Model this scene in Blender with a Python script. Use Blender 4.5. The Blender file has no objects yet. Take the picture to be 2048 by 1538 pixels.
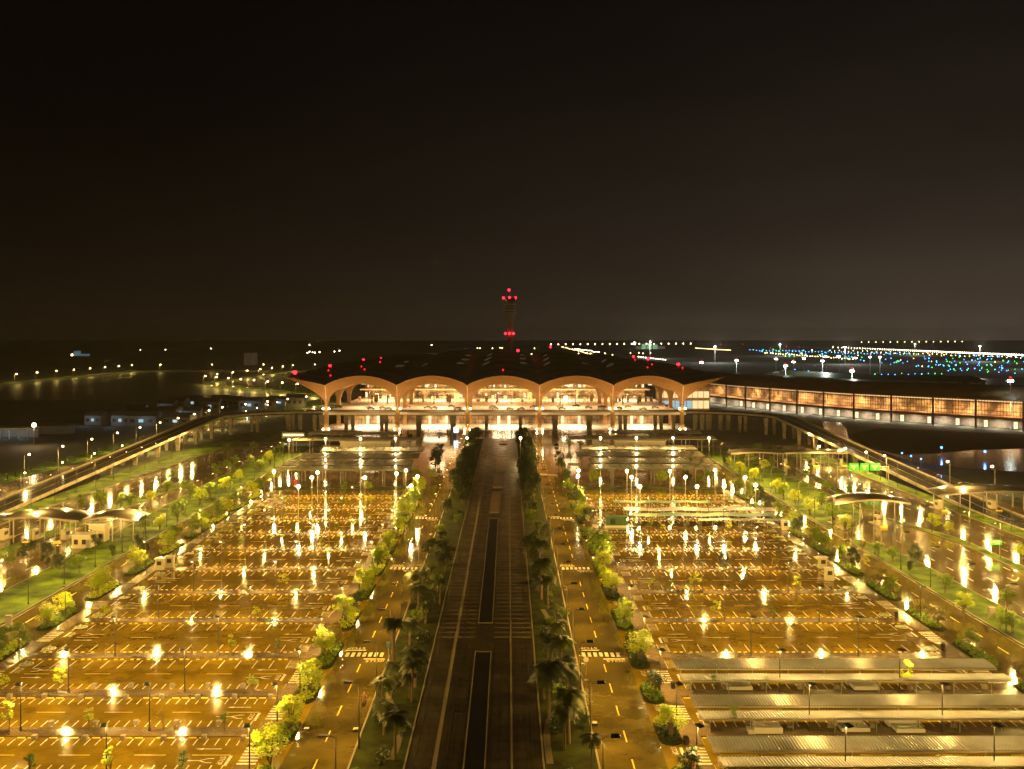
import bpy, math, random
from math import sin, cos, pi, sqrt, atan2, radians
random.seed(7)
S = bpy.context.scene
COL = S.collection
# ------------------------------------------------------------------ camera
F, H, VX, YH = 2000.0, 47.5, 1016.0, 675.0      # focal length in photo pixels, eye height, vanishing point of the axis
cd = bpy.data.cameras.new("camera"); cam = bpy.data.objects.new("camera", cd); COL.objects.link(cam)
cd.sensor_width = 36; cd.lens = 36*F/2048; cd.shift_x = (1024-VX)/2048; cd.shift_y = -(769-YH)/2048
cd.clip_start = 1; cd.clip_end = 30000
cam.location = (0, 0, H); cam.rotation_euler = (pi/2, 0, 0)
S.camera = cam
# ------------------------------------------------------------------ night sky
W = bpy.data.worlds.new("World"); S.world = W; W.use_nodes = True
nt = W.node_tree; N = nt.nodes; L = nt.links
for n in list(N): N.remove(n)
def mth(op, a, b=None, c=None, T=None):
    T = T or nt
    n = T.nodes.new('ShaderNodeMath'); n.operation = op
    for i, v in enumerate((a, b, c)):
        if v is None: continue
        if isinstance(v, (int, float)): n.inputs[i].default_value = v
        else: T.links.new(v, n.inputs[i])
    return n.outputs[0]
tc = N.new('ShaderNodeTexCoord'); sp = N.new('ShaderNodeSeparateXYZ'); L.new(tc.outputs['Generated'], sp.inputs[0])
zz = mth('MAXIMUM', sp.outputs['Z'], 0.0)
az = mth('MULTIPLY_ADD', sp.outputs['X'], 1.15, 0.5); az.node.use_clamp = True
az2 = mth('POWER', az, 1.6)
def glow(c0, c1, k):
    g = mth('POWER', 2.718, mth('MULTIPLY', zz, -k))
    m = N.new('ShaderNodeMix'); m.data_type = 'RGBA'; L.new(az2, m.inputs[0])
    m.inputs[6].default_value = (*c0, 1); m.inputs[7].default_value = (*c1, 1)
    s = N.new('ShaderNodeVectorMath'); s.operation = 'SCALE'; L.new(m.outputs[2], s.inputs[0]); L.new(g, s.inputs['Scale'])
    return s.outputs[0]
ad = N.new('ShaderNodeVectorMath'); ad.operation = 'ADD'
L.new(glow((.0060, .0036, .0018), (.0600, .0440, .0320), 8.0), ad.inputs[0])
ad2 = N.new('ShaderNodeVectorMath'); ad2.operation = 'ADD'; L.new(ad.outputs[0], ad2.inputs[0]); ad2.inputs[1].default_value = (.0006, .0006, .0005)
cl = N.new('ShaderNodeTexNoise'); cl.inputs['Scale'].default_value = 2.2; cl.inputs['Detail'].default_value = 4
mp = N.new('ShaderNodeMapping'); mp.inputs['Scale'].default_value = (1, 1, 4); L.new(tc.outputs['Generated'], mp.inputs[0]); L.new(mp.outputs[0], cl.inputs[0])
L.new(glow((.0012, .0007, .0004), (.003, .0022, .0014), 1.5), ad.inputs[1])
sc_ = N.new('ShaderNodeVectorMath'); sc_.operation = 'SCALE'; L.new(ad2.outputs[0], sc_.inputs[0])
L.new(mth('MULTIPLY_ADD', cl.outputs[0], 1.2, 0.4), sc_.inputs['Scale'])
bg = N.new('ShaderNodeBackground'); L.new(sc_.outputs[0], bg.inputs[0]); bg.inputs[1].default_value = 1.0
wo = N.new('ShaderNodeOutputWorld'); L.new(bg.outputs[0], wo.inputs[0])
# ------------------------------------------------------------------ exposure, sampling
S.view_settings.view_transform = 'Standard'; S.view_settings.look = 'None'
S.view_settings.exposure = 0; S.view_settings.gamma = 1
S.cycles.use_denoising = True; S.cycles.use_light_tree = True
S.cycles.max_bounces = 5; S.cycles.diffuse_bounces = 2; S.cycles.glossy_bounces = 2; S.cycles.transparent_max_bounces = 10
S.cycles.sample_clamp_indirect = 6; S.cycles.caustics_reflective = False; S.cycles.caustics_refractive = False
S.cycles.blur_glossy = 0.0
LAMP = (1.0, 0.625, 0.15)
K = 1.0     # strength of all the lot lamps

# ------------------------------------------------------------------ helpers
def g(px, py, z=0.0):
    """point at height z that the photograph shows at pixel px,py"""
    D = (H-z)*F/(py-YH); return ((px-VX)*D/F, D, z)
def xd(px, D): return (px-VX)*D/F
class MB:
    def __init__(s): s.v = []; s.f = []
    def add(s, vs, fs):
        b = len(s.v); s.v += [tuple(v) for v in vs]; s.f += [tuple(i+b for i in f) for f in fs]; return s
    def quad(s, a, b, c, d): return s.add([a, b, c, d], [(0, 1, 2, 3)])
    def box(s, x0, x1, y0, y1, z0, z1):
        return s.add([(x0,y0,z0),(x1,y0,z0),(x1,y1,z0),(x0,y1,z0),(x0,y0,z1),(x1,y0,z1),(x1,y1,z1),(x0,y1,z1)],
                     [(0,3,2,1),(4,5,6,7),(0,1,5,4),(1,2,6,5),(2,3,7,6),(3,0,4,7)])
    def cyl(s, x, y, z0, z1, r0, r1=None, n=8, cap=True):
        r1 = r0 if r1 is None else r1
        vs = [(x+r0*cos(2*pi*i/n), y+r0*sin(2*pi*i/n), z0) for i in range(n)]+[(x+r1*cos(2*pi*i/n), y+r1*sin(2*pi*i/n), z1) for i in range(n)]
        fs = [(i, (i+1) % n, n+(i+1) % n, n+i) for i in range(n)]
        if cap: fs += [tuple(range(n-1, -1, -1)), tuple(range(n, 2*n))]
        return s.add(vs, fs)
    def tube(s, pts, rs, n=6):
        b = []; vs = []
        for k, p in enumerate(pts):
            q = pts[min(k+1, len(pts)-1)]; o = pts[max(k-1, 0)]
            d = [q[i]-o[i] for i in range(3)]; l = sqrt(sum(c*c for c in d)) or 1; d = [c/l for c in d]
            a = (0, 0, 1) if abs(d[2]) < .9 else (1, 0, 0)
            u = [d[1]*a[2]-d[2]*a[1], d[2]*a[0]-d[0]*a[2], d[0]*a[1]-d[1]*a[0]]; l = sqrt(sum(c*c for c in u)); u = [c/l for c in u]
            w = [d[1]*u[2]-d[2]*u[1], d[2]*u[0]-d[0]*u[2], d[0]*u[1]-d[1]*u[0]]
            r = rs[k] if isinstance(rs, (list, tuple)) else rs
            for i in range(n):
                A = 2*pi*i/n; vs.append(tuple(p[j]+r*(cos(A)*u[j]+sin(A)*w[j]) for j in range(3)))
        m = len(pts); fs = [(k*n+i, k*n+(i+1) % n, (k+1)*n+(i+1) % n, (k+1)*n+i) for k in range(m-1) for i in range(n)]
        fs += [tuple(range(n)), tuple(range((m-1)*n+n-1, (m-1)*n-1, -1))]
        return s.add(vs, fs)
    def prism(s, pts, z0, z1):
        n = len(pts); vs = [(p[0], p[1], z0) for p in pts]+[(p[0], p[1], z1) for p in pts]
        return s.add(vs, [(i, (i+1) % n, n+(i+1) % n, n+i) for i in range(n)]+[tuple(range(n, 2*n)), tuple(range(n-1, -1, -1))])
    def sphere(s, c, r, n=8, m=5, sz=1.0):
        vs = [(c[0], c[1], c[2]-r*sz)]
        for k in range(1, m):
            a = -pi/2+pi*k/m
            for i in range(n): vs.append((c[0]+r*cos(a)*cos(2*pi*i/n), c[1]+r*cos(a)*sin(2*pi*i/n), c[2]+r*sin(a)*sz))
        vs.append((c[0], c[1], c[2]+r*sz)); fs = []
        for i in range(n):
            fs.append((0, 1+(i+1) % n, 1+i)); fs.append((len(vs)-1, 1+(m-2)*n+i, 1+(m-2)*n+(i+1) % n))
            for k in range(m-2): fs.append((1+k*n+i, 1+k*n+(i+1) % n, 1+(k+1)*n+(i+1) % n, 1+(k+1)*n+i))
        return s.add(vs, fs)
    def grid(s, fn, nu, nv):
        vs = [fn(i/nu, j/nv) for j in range(nv+1) for i in range(nu+1)]
        return s.add(vs, [(j*(nu+1)+i, j*(nu+1)+i+1, (j+1)*(nu+1)+i+1, (j+1)*(nu+1)+i) for j in range(nv) for i in range(nu)])
    def mesh(s, name, mat=None, smooth=False):
        me = bpy.data.meshes.new(name); me.from_pydata(s.v, [], s.f); me.update()
        if mat: me.materials.append(mat)
        if smooth: me.polygons.foreach_set('use_smooth', [True]*len(me.polygons))
        return me
    def build(s, name, mat, parent=None, smooth=False, **kw):
        o = bpy.data.objects.new(name, s.mesh(name, mat, smooth)); COL.objects.link(o)
        if parent: o.parent = parent
        return tag(o, **kw)
def tag(o, label=None, cat=None, group=None, kind=None):
    if label: o['label'] = label
    if cat: o['category'] = cat
    if group: o['group'] = group
    if kind: o['kind'] = kind
    return o
def empty(name, loc=(0, 0, 0), rz=0, sc=1, **kw):
    o = bpy.data.objects.new(name, None); COL.objects.link(o); o.location = loc; o.rotation_euler.z = rz
    o.scale = (sc, sc, sc); o.empty_display_size = .5
    return tag(o, **kw)
def part(name, me, parent, loc=(0, 0, 0)):
    o = bpy.data.objects.new(name, me); COL.objects.link(o); o.parent = parent; o.location = loc; return o
ORD = "first second third fourth fifth sixth seventh eighth ninth tenth eleventh twelfth thirteenth fourteenth fifteenth sixteenth seventeenth eighteenth nineteenth twentieth".split()
def od(i):
    if i < 20: return ORD[i]
    T = ['twenty', 'thirty', 'forty', 'fifty', 'sixty', 'seventy', 'eighty', 'ninety']
    t, r = (i+1)//10, (i+1) % 10
    if t >= 10: return 'hundred and '+od(i-100) if i > 99 else 'hundredth'
    return T[t-2]+'-'+ORD[r-1] if r else T[t-2][:-1]+'ieth'

# ------------------------------------------------------------------ materials
def mat(name, col, rough=.8, metal=0, noise=None, bump=None, spec=None, emit=None, es=0, coat=None):
    """noise=(scale, amount, dark colour), bump=(scale, strength)"""
    m = bpy.data.materials.new(name); m.use_nodes = True; T = m.node_tree; b = T.nodes['Principled BSDF']
    b.inputs['Base Color'].default_value = (*col, 1); b.inputs['Roughness'].default_value = rough; b.inputs['Metallic'].default_value = metal
    if spec is not None: b.inputs['Specular IOR Level'].default_value = spec
    if emit: b.inputs['Emission Color'].default_value = (*emit, 1); b.inputs['Emission Strength'].default_value = es
    if noise or bump:
        geo = T.nodes.new('ShaderNodeNewGeometry')
    if noise:
        n = T.nodes.new('ShaderNodeTexNoise'); n.inputs['Scale'].default_value = noise[0]; n.inputs['Detail'].default_value = 5
        T.links.new(geo.outputs['Position'], n.inputs['Vector'])
        r = T.nodes.new('ShaderNodeMapRange'); r.inputs[1].default_value = .35; r.inputs[2].default_value = .65
        T.links.new(n.outputs[0], r.inputs[0]); r.inputs[3].default_value = 0; r.inputs[4].default_value = noise[1]
        x = T.nodes.new('ShaderNodeMix'); x.data_type = 'RGBA'; T.links.new(r.outputs[0], x.inputs[0])
        x.inputs[6].default_value = (*col, 1); x.inputs[7].default_value = (*noise[2], 1); T.links.new(x.outputs[2], b.inputs['Base Color'])
    if bump:
        n = T.nodes.new('ShaderNodeTexNoise'); n.inputs['Scale'].default_value = bump[0]; n.inputs['Detail'].default_value = 3
        T.links.new(geo.outputs['Position'], n.inputs['Vector'])
        u = T.nodes.new('ShaderNodeBump'); u.inputs['Strength'].default_value = bump[1]; u.inputs['Distance'].default_value = .05
        T.links.new(n.outputs[0], u.inputs['Height']); T.links.new(u.outputs[0], b.inputs['Normal'])
    return m
def wet(name, col, dark, r0, r1, puddle=.12, brick=None, bump=.12, spec=.5):
    """wet paving: colour mottling, roughness that drops where water stands, fine ripple"""
    m = mat(name, col, .4, noise=(.35, .8, dark), spec=spec); T = m.node_tree; b = T.nodes['Principled BSDF']
    geo = T.nodes.new('ShaderNodeNewGeometry')
    n = T.nodes.new('ShaderNodeTexNoise'); n.inputs['Scale'].default_value = puddle; n.inputs['Detail'].default_value = 6; n.inputs['Roughness'].default_value = .6
    T.links.new(geo.outputs['Position'], n.inputs['Vector'])
    r = T.nodes.new('ShaderNodeMapRange'); r.inputs[1].default_value = .38; r.inputs[2].default_value = .6
    r.inputs[3].default_value = r0; r.inputs[4].default_value = r1
    T.links.new(n.outputs[0], r.inputs[0]); T.links.new(r.outputs[0], b.inputs['Roughness'])
    n2 = T.nodes.new('ShaderNodeTexNoise'); n2.inputs['Scale'].default_value = 2.2; n2.inputs['Detail'].default_value = 4
    T.links.new(geo.outputs['Position'], n2.inputs['Vector'])
    u = T.nodes.new('ShaderNodeBump'); u.inputs['Strength'].default_value = bump; u.inputs['Distance'].default_value = .1
    hgt = n2.outputs[0]
    if brick:
        bt = T.nodes.new('ShaderNodeTexBrick'); bt.inputs['Scale'].default_value = 1; bt.inputs['Brick Width'].default_value = brick[0]; bt.inputs['Row Height'].default_value = brick[1]
        bt.inputs['Mortar Size'].default_value = brick[2]; bt.inputs['Color1'].default_value = (1, 1, 1, 1); bt.inputs['Color2'].default_value = (.85, .85, .85, 1); bt.inputs['Mortar'].default_value = (brick[3],)*3+(1,)
        if len(brick) > 4: bt.offset = brick[4]
        T.links.new(geo.outputs['Position'], bt.inputs['Vector'])
        lk = [l for l in T.links if l.to_socket == b.inputs['Base Color']][0].from_socket
        mu = T.nodes.new('ShaderNodeMix'); mu.data_type = 'RGBA'; mu.blend_type = 'MULTIPLY'; mu.inputs[0].default_value = 1
        T.links.new(lk, mu.inputs[6]); T.links.new(bt.outputs['Color'], mu.inputs[7]); T.links.new(mu.outputs[2], b.inputs['Base Color'])
    T.links.new(hgt, u.inputs['Height']); T.links.new(u.outputs[0], b.inputs['Normal'])
    return m
def glowm(name, col, es, sample=False):
    m = bpy.data.materials.new(name); m.use_nodes = True; T = m.node_tree; T.nodes.clear()
    e = T.nodes.new('ShaderNodeEmission'); e.inputs[0].default_value = (*col, 1); e.inputs[1].default_value = es
    o = T.nodes.new('ShaderNodeOutputMaterial'); T.links.new(e.outputs[0], o.inputs[0])
    if not sample: m.cycles.emission_sampling = 'NONE'
    return m
def foliage(name, col, col2):
    m = bpy.data.materials.new(name); m.use_nodes = True; T = m.node_tree; b = T.nodes['Principled BSDF']
    oi = T.nodes.new('ShaderNodeObjectInfo'); geo = T.nodes.new('ShaderNodeNewGeometry')
    n = T.nodes.new('ShaderNodeTexNoise'); n.inputs['Scale'].default_value = 1.1; T.links.new(geo.outputs['Position'], n.inputs['Vector'])
    f = mth('MULTIPLY_ADD', n.outputs[0], .6, mth('MULTIPLY_ADD', oi.outputs['Random'], .5, 0, T), T)
    x = T.nodes.new('ShaderNodeMix'); x.data_type = 'RGBA'; T.links.new(f, x.inputs[0]); x.inputs[6].default_value = (*col, 1); x.inputs[7].default_value = (*col2, 1)
    T.links.new(x.outputs[2], b.inputs['Base Color']); b.inputs['Roughness'].default_value = .5
    tr = T.nodes.new('ShaderNodeBsdfTranslucent'); T.links.new(x.outputs[2], tr.inputs[0])
    ms = T.nodes.new('ShaderNodeMixShader'); ms.inputs[0].default_value = .42
    T.links.new(b.outputs[0], ms.inputs[1]); T.links.new(tr.outputs[0], ms.inputs[2]); T.links.new(ms.outputs[0], T.nodes['Material Output'].inputs[0])
    return m
def glassm(name, refl=.12, tint=(1, 1, 1)):
    m = bpy.data.materials.new(name); m.use_nodes = True; T = m.node_tree; T.nodes.clear()
    a = T.nodes.new('ShaderNodeBsdfTransparent'); a.inputs[0].default_value = (*tint, 1); gl = T.nodes.new('ShaderNodeBsdfGlossy'); gl.inputs['Roughness'].default_value = .03
    fr = T.nodes.new('ShaderNodeFresnel'); fr.inputs[0].default_value = 1.45
    ms = T.nodes.new('ShaderNodeMixShader'); o = T.nodes.new('ShaderNodeOutputMaterial')
    T.links.new(mth('MULTIPLY', fr.outputs[0], refl*8, T=T), ms.inputs[0]); T.links.new(a.outputs[0], ms.inputs[1]); T.links.new(gl.outputs[0], ms.inputs[2]); T.links.new(ms.outputs[0], o.inputs[0])
    return m
M = {}
M['earth'] = mat('earth', (.035, .04, .016), .9, noise=(.02, .9, (.015, .018, .01)))
M['lawn'] = mat('lawn', (.080, .125, .004), .8, noise=(.22, 1, (.012, .024, .002)), bump=(4, 1), spec=.08)
M['lawn2'] = mat('dark_lawn', (.026, .036, .003), .9, noise=(.45, 1, (.010, .009, .003)), bump=(3, 1), spec=.05)
M['orange_earth'] = mat('orange_earth', (.20, .11, .03), .8, noise=(.5, .8, (.12, .07, .02)), bump=(4, .5))
M['lot'] = wet('lot_paving', (.220, .142, .010), (.130, .082, .006), .03, .11, .10, (.42, .21, .02, .72), .05, .30)
M['road'] = wet('wet_asphalt', (.105, .080, .020), (.066, .050, .012), .035, .11, .14, None, .07, .40)
M['ramp'] = wet('ramp_asphalt', (.050, .045, .042), (.030, .027, .025), .12, .26, .2, None, .10, .5)
M['road_w'] = wet('streaming_asphalt', (.115, .085, .030), (.070, .052, .018), .05, .15, .10, None, .16, .5)
M['walk'] = wet('sidewalk_paving', (.160, .110, .060), (.110, .076, .042), .10, .22, .5, (.6, .3, .03, .7), .08)
M['kerb'] = mat('kerb_stone', (.13, .105, .075), .6)
M['plaza'] = wet('plaza_paving', (.032, .022, .009), (.018, .012, .005), .30, .50, .3, (1.05, 1.9, .07, .30, 0), .06, .22)
M['white'] = mat('white_paint', (.60, .56, .48), .5, noise=(2.2, .9, (.26, .20, .12)))
M['yellow'] = mat('yellow_paint', (.62, .46, .02), .5)
M['green_paint'] = mat('green_paint', (.02, .10, .03), .5)
M['dark'] = mat('dark_metal', (.012, .011, .010), .45, .3)
M['pole'] = mat('pole_paint', (.030, .026, .022), .5, .3)
M['galv'] = mat('galvanised_steel', (.24, .22, .19), .45, .5)
M['concrete'] = mat('concrete', (.24, .20, .15), .75, noise=(.7, .8, (.13, .105, .075)))
M['bronze'] = mat('bronze_cladding', (.42, .23, .085), .5, noise=(.8, .5, (.32, .17, .06)))
M['bronze_d'] = mat('dark_bronze_frame', (.16, .08, .03), .5)
M['fin_highlight'] = mat('column_fin', (.75, .55, .32), .35)  # uplight glint on the fin painted as a pale base colour
M['roof'] = mat('terminal_roof', (.052, .030, .019), .38, noise=(.15, .6, (.03, .018, .012)))
M['pier_roof'] = mat('pier_roof', (.26, .165, .10), .5, noise=(.1, .5, (.07, .045, .03)))
M['floor_in'] = mat('interior_floor', (.70, .60, .48), .3)
M['wall_in'] = mat('interior_wall', (.62, .46, .28), .6, noise=(.25, .9, (.38, .24, .12)))
M['wall_in2'] = mat('interior_panel', (.50, .34, .18), .6, noise=(.4, .7, (.3, .18, .08)))
M['cream'] = mat('cream_panel', (.40, .35, .23), .6)
M['white_metal'] = mat('white_metal', (.48, .46, .42), .45)
M['corr'] = mat('corrugated_steel', (.20, .20, .21), .46, .3, noise=(.25, .9, (.10, .085, .075)))
M['poly'] = mat('canopy_sheet', (.60, .55, .38), .4, noise=(.4, .5, (.36, .33, .22)))
M['poly_d'] = mat('canopy_frame', (.10, .085, .06), .5)
M['shell'] = mat('shell_roof', (.20, .17, .14), .32, .35, noise=(.3, .7, (.12, .10, .08)))
M['bark'] = mat('bark', (.09, .06, .035), .9)
M['leaf_y'] = foliage('leaves_bright', (.46, .50, .010), (.26, .34, .008))
M['leaf_g'] = foliage('leaves_green', (.19, .27, .010), (.08, .13, .008))
M['leaf_d'] = foliage('leaves_dark', (.030, .050, .012), (.020, .030, .008))
M['leaf_o'] = foliage('leaves_rust', (.18, .12, .014), (.11, .11, .010))
M['palm'] = foliage('palm_leaves', (.040, .050, .010), (.026, .036, .008))
M['green_sign'] = mat('green_sign', (.02, .42, .02), .4, emit=(.05, .8, .02), es=.28)
M['sign_white'] = mat('sign_lettering', (.8, .85, .6), .5, emit=(.7, 1, .3), es=.5)
M['blue'] = mat('blue_plastic', (.03, .08, .22), .5)
M['tarp'] = mat('green_tarp', (.020, .11, .020), .7, noise=(.8, .9, (.05, .045, .02)))
M['pool'] = mat('dark_pool', (.010, .009, .008), .12)
M['planter'] = mat('red_granite', (.16, .095, .055), .5, noise=(1.2, .6, (.12, .07, .04)))
M['water'] = mat('water', (.010, .010, .008), .16, bump=(.5, .5)); M['lake'] = mat('lake_water', (.012, .011, .008), .5, bump=(.4, 1), spec=.25)
def panels(name, c1, c2, w_, h_):
    m = mat(name, c1, .5); Tn = m.node_tree; ge = Tn.nodes.new('ShaderNodeNewGeometry'); se = Tn.nodes.new('ShaderNodeSeparateXYZ'); co = Tn.nodes.new('ShaderNodeCombineXYZ')
    Tn.links.new(ge.outputs['Position'], se.inputs[0]); Tn.links.new(mth('SUBTRACT', se.outputs[0], mth('MULTIPLY', se.outputs[1], .8, None, Tn), None, Tn), co.inputs[0]); Tn.links.new(se.outputs[2], co.inputs[1])
    bt = Tn.nodes.new('ShaderNodeTexBrick'); bt.inputs['Scale'].default_value = 1; bt.inputs['Brick Width'].default_value = w_; bt.inputs['Row Height'].default_value = h_; bt.inputs['Mortar Size'].default_value = .12
    bt.inputs['Color1'].default_value = (*c1, 1); bt.inputs['Color2'].default_value = (*c2, 1); bt.inputs['Mortar'].default_value = (.06, .035, .02, 1); bt.offset = .37
    Tn.links.new(co.outputs[0], bt.inputs['Vector'])
    no = Tn.nodes.new('ShaderNodeTexNoise'); no.inputs['Scale'].default_value = .16; no.inputs['Detail'].default_value = 3; Tn.links.new(co.outputs[0], no.inputs['Vector'])
    mx = Tn.nodes.new('ShaderNodeMix'); mx.data_type = 'RGBA'; mx.blend_type = 'MULTIPLY'; mx.inputs[0].default_value = 1; rr = Tn.nodes.new('ShaderNodeMapRange'); rr.inputs[1].default_value = .4; rr.inputs[2].default_value = .6; rr.inputs[3].default_value = .3; rr.inputs[4].default_value = 1.2
    Tn.links.new(no.outputs[0], rr.inputs[0]); Tn.links.new(bt.outputs[0], mx.inputs[6]); Tn.links.new(rr.outputs[0], mx.inputs[7]); Tn.links.new(mx.outputs[2], Tn.nodes['Principled BSDF'].inputs['Base Color'])
    return m
M['pier_in'] = panels('pier_interior', (.78, .56, .32), (.48, .30, .15), 7.5, 4.3)
M['wall_in'] = panels('hall_back_wall', (.78, .60, .36), (.42, .26, .12), 4.2, 2.4)
M['glass'] = glassm('window_glass')
M['lens'] = glowm('lamp_lens', (1, .66, .25), 30)
M['lens_w'] = glowm('warm_lamp_globe', (1, .70, .33), 45)
M['star'] = glowm('street_lamp_globe', (1, .66, .28), 30)
M['lamp_w'] = glowm('white_floodlight', (.80, 1, .90), 40)
M['red'] = glowm('red_beacon', (1, .010, .022), 9)
M['red_s'] = glowm('small_red_lamp', (1, .01, .02), 3)
M['dot_b'] = glowm('blue_taxi_light', (.05, .22, 1), 13)
M['dot_c'] = glowm('cyan_taxi_light', (.08, .60, .80), 8.0)
M['dot_g'] = glowm('green_taxi_light', (.05, 1, .12), 7.0)
M['dot_y'] = glowm('yellow_runway_light', (1, .72, .25), 12)
M['dot_w'] = glowm('white_runway_light', (1, .78, .5), 22)
M['dot_f'] = glowm('faint_far_light', (.5, .42, .34), 1.0)
M['win_warm'] = glowm('lit_window', (1, .62, .28), 1.4)
M['win_hot'] = glowm('bright_window', (1, .74, .42), 1.7)
M['win_cool'] = glowm('cool_window', (.45, .7, .8), .8)
M['screen'] = glowm('blue_white_screen', (.45, .75, 1), 6)

# ------------------------------------------------------------------ lights
def light(name, typ, power, col, size=.4, spread=None, spot=None):
    d = bpy.data.lights.new(name, typ); d.energy = power; d.color = col
    if typ == 'AREA': d.shape = 'DISK'; d.size = size; d.spread = spread or radians(170)
    if typ in ('POINT', 'SPOT'): d.shadow_soft_size = size
    if typ == 'SPOT': d.spot_size = spot or radians(120); d.spot_blend = .6
    return d
def put_light(d, loc, parent=None, rot=(0, 0, 0)):
    o = bpy.data.objects.new(d.name, d); COL.objects.link(o); o.location = loc; o.rotation_euler = rot
    if parent: o.parent = parent
    return o
LD_LOT = light('lot_lamp_light', 'POINT', 5300*K, LAMP, .10)
LD_ROAD = light('road_lamp_light', 'AREA', 1700*K, (1, .56, .09), .36)
LD_SIDE = light('side_lamp_light', 'POINT', 8800*K, (1, .62, .15), .12)
LD_FAR = light('far_lamp_light', 'AREA', 3400*K, (1, .72, .22), .6)
LD_CW = light('causeway_lamp_light', 'POINT', 13000, (1, .70, .16), .3)
LD_GLOBE2 = light('small_globe_light', 'POINT', 1800, (1, .66, .25), .12)
LD_GLOBE = light('globe_light', 'POINT', 6500*K, (1, .66, .25), .2)

# ================================================================== THE SETTING
def sheet(name, x0, x1, y0, y1, z, m, parent=None, kind='structure'):
    return MB().quad((x0, y0, z), (x1, y0, z), (x1, y1, z), (x0, y1, z)).build(name, m, parent, kind=kind)
sheet('ground', -9000, 9000, -60, 16000, -.12, M['earth'])
def strip(name, pts, z0, z1, m, kind='structure', parent=None): return MB().prism(pts, z0, z1).build(name, m, parent, kind=kind)
def rect(x0, x1, y0, y1): return [(x0, y0), (x1, y0), (x1, y1), (x0, y1)]
# base sheets -----------------------------------------------------------
LX0, LX1, RX0, RX1 = -71.5, -30.35, 22.85, 66.0     # ends of the stall rows
sheet('car_park_pavement', -74, -25.2, 55, 312, 0, M['lot'])
sheet('car_park_pavement', 17.7, 68.5, 55, 312, 0, M['lot'])
sheet('road', -25.2, -17.7, 55, 500, 0, M['road'])
sheet('road', 10.2, 17.7, 55, 500, 0, M['road'])
sheet('road', -83.8, -74, 55, 440, 0, M['road'])
sheet('road', 68.5, 79.3, 55, 440, 0, M['road'])
sheet('forecourt_pavement', -73.99, -25.21, 318, 500, .001, M['road'])
sheet('forecourt_pavement', 17.71, 68.49, 318, 500, .001, M['road'])
sheet('road', -73.99, -25.21, 312, 318, -.01, M['road'])
sheet('road', 17.71, 68.49, 312, 318, -.01, M['road'])
strip('plaza_pavement', rect(-11.3, 3.8, 55, 470), -.1, .05, M['plaza'])
strip('plaza_pavement', rect(-100, 92, 500.01, 512), -.1, .04, M['walk'])
sheet('plaza_pavement', -17.69, 10.19, 470.01, 500, .02, M['walk'])
# wide approach roads left and right
sheet('road', 79.31, 128, 55, 440, -.02, M['road_w'])
sheet('road', -129, -83.81, 55, 440, -.02, M['road_w'])
# lawns (raised beds with a kerb)
def lawn(pts, m='lawn', z=.13, name='lawn'):
    o = strip(name, pts, -.1, z, M[m])
    cx = sum(p[0] for p in pts)/len(pts); cy = sum(p[1] for p in pts)/len(pts)
    b = MB(); n = len(pts)
    for i in range(n):          # kerb band along the edge, just proud of the turf
        a, c = pts[i], pts[(i+1) % n]
        dx, dy = c[0]-a[0], c[1]-a[1]; l = sqrt(dx*dx+dy*dy)
        if l < .01: continue
        nx, ny = -dy/l*.22, dx/l*.22
        b.add([(a[0], a[1], z+.03), (c[0], c[1], z+.03), (c[0]+nx, c[1]+ny, z+.03), (a[0]+nx, a[1]+ny, z+.03), (a[0], a[1], -.1), (c[0], c[1], -.1)], [(0, 1, 2, 3), (4, 5, 1, 0)])
    k = b.build('kerb', M['kerb'], o)
    return o
lawn(rect(-17.7, -11.35, 55, 466), 'lawn2')
lawn(rect(3.85, 10.2, 55, 466), 'lawn2')
for x0, x1 in ((-73.9, -26), (18.5, 68.3)): lawn(rect(x0, x1, 312.5, 317.5))
# right side medians
lawn([(79.3, 60), (86.9, 60), (87.0, 215), (83, 232), (80.5, 236), (79.3, 230)])
lawn([(79.4, 250), (84, 246), (93, 262), (97.3, 275), (97, 330), (100, 430), (79.4, 430)])
lawn([(104.3, 60), (107, 60), (106.8, 235), (99.8, 262), (99.2, 262), (104.2, 232)])
lawn([(98, 278), (101, 272), (103, 300), (107, 360), (104, 362)])
lawn([(121.8, 60), (126.9, 60), (127.6, 270), (127.2, 300), (127, 400), (110, 440), (104, 436), (121.6, 360)])
# left side medians
lawn([(-94.5, 60), (-83.85, 60), (-83.85, 215), (-83.85, 440), (-100, 440), (-98, 330), (-96, 258), (-94.5, 205)])
lawn([(-114, 60), (-111, 60), (-111, 200), (-107, 262), (-103.5, 330), (-107, 334), (-112, 262), (-114, 215)])
lawn([(-135.4, 60), (-129, 60), (-128.5, 270), (-122, 420), (-112, 436), (-120, 446), (-136, 440)])
strip('road', rect(-128.9, -84, 440, 450), -.1, -.02, M['road'])
lawn([(-136, 451), (-84, 451), (-84, 508), (-112, 508), (-134, 480)])
lawn([(-83.8, 441), (-74, 441), (-74, 508), (-83.8, 508)], 'lawn2')
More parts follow.
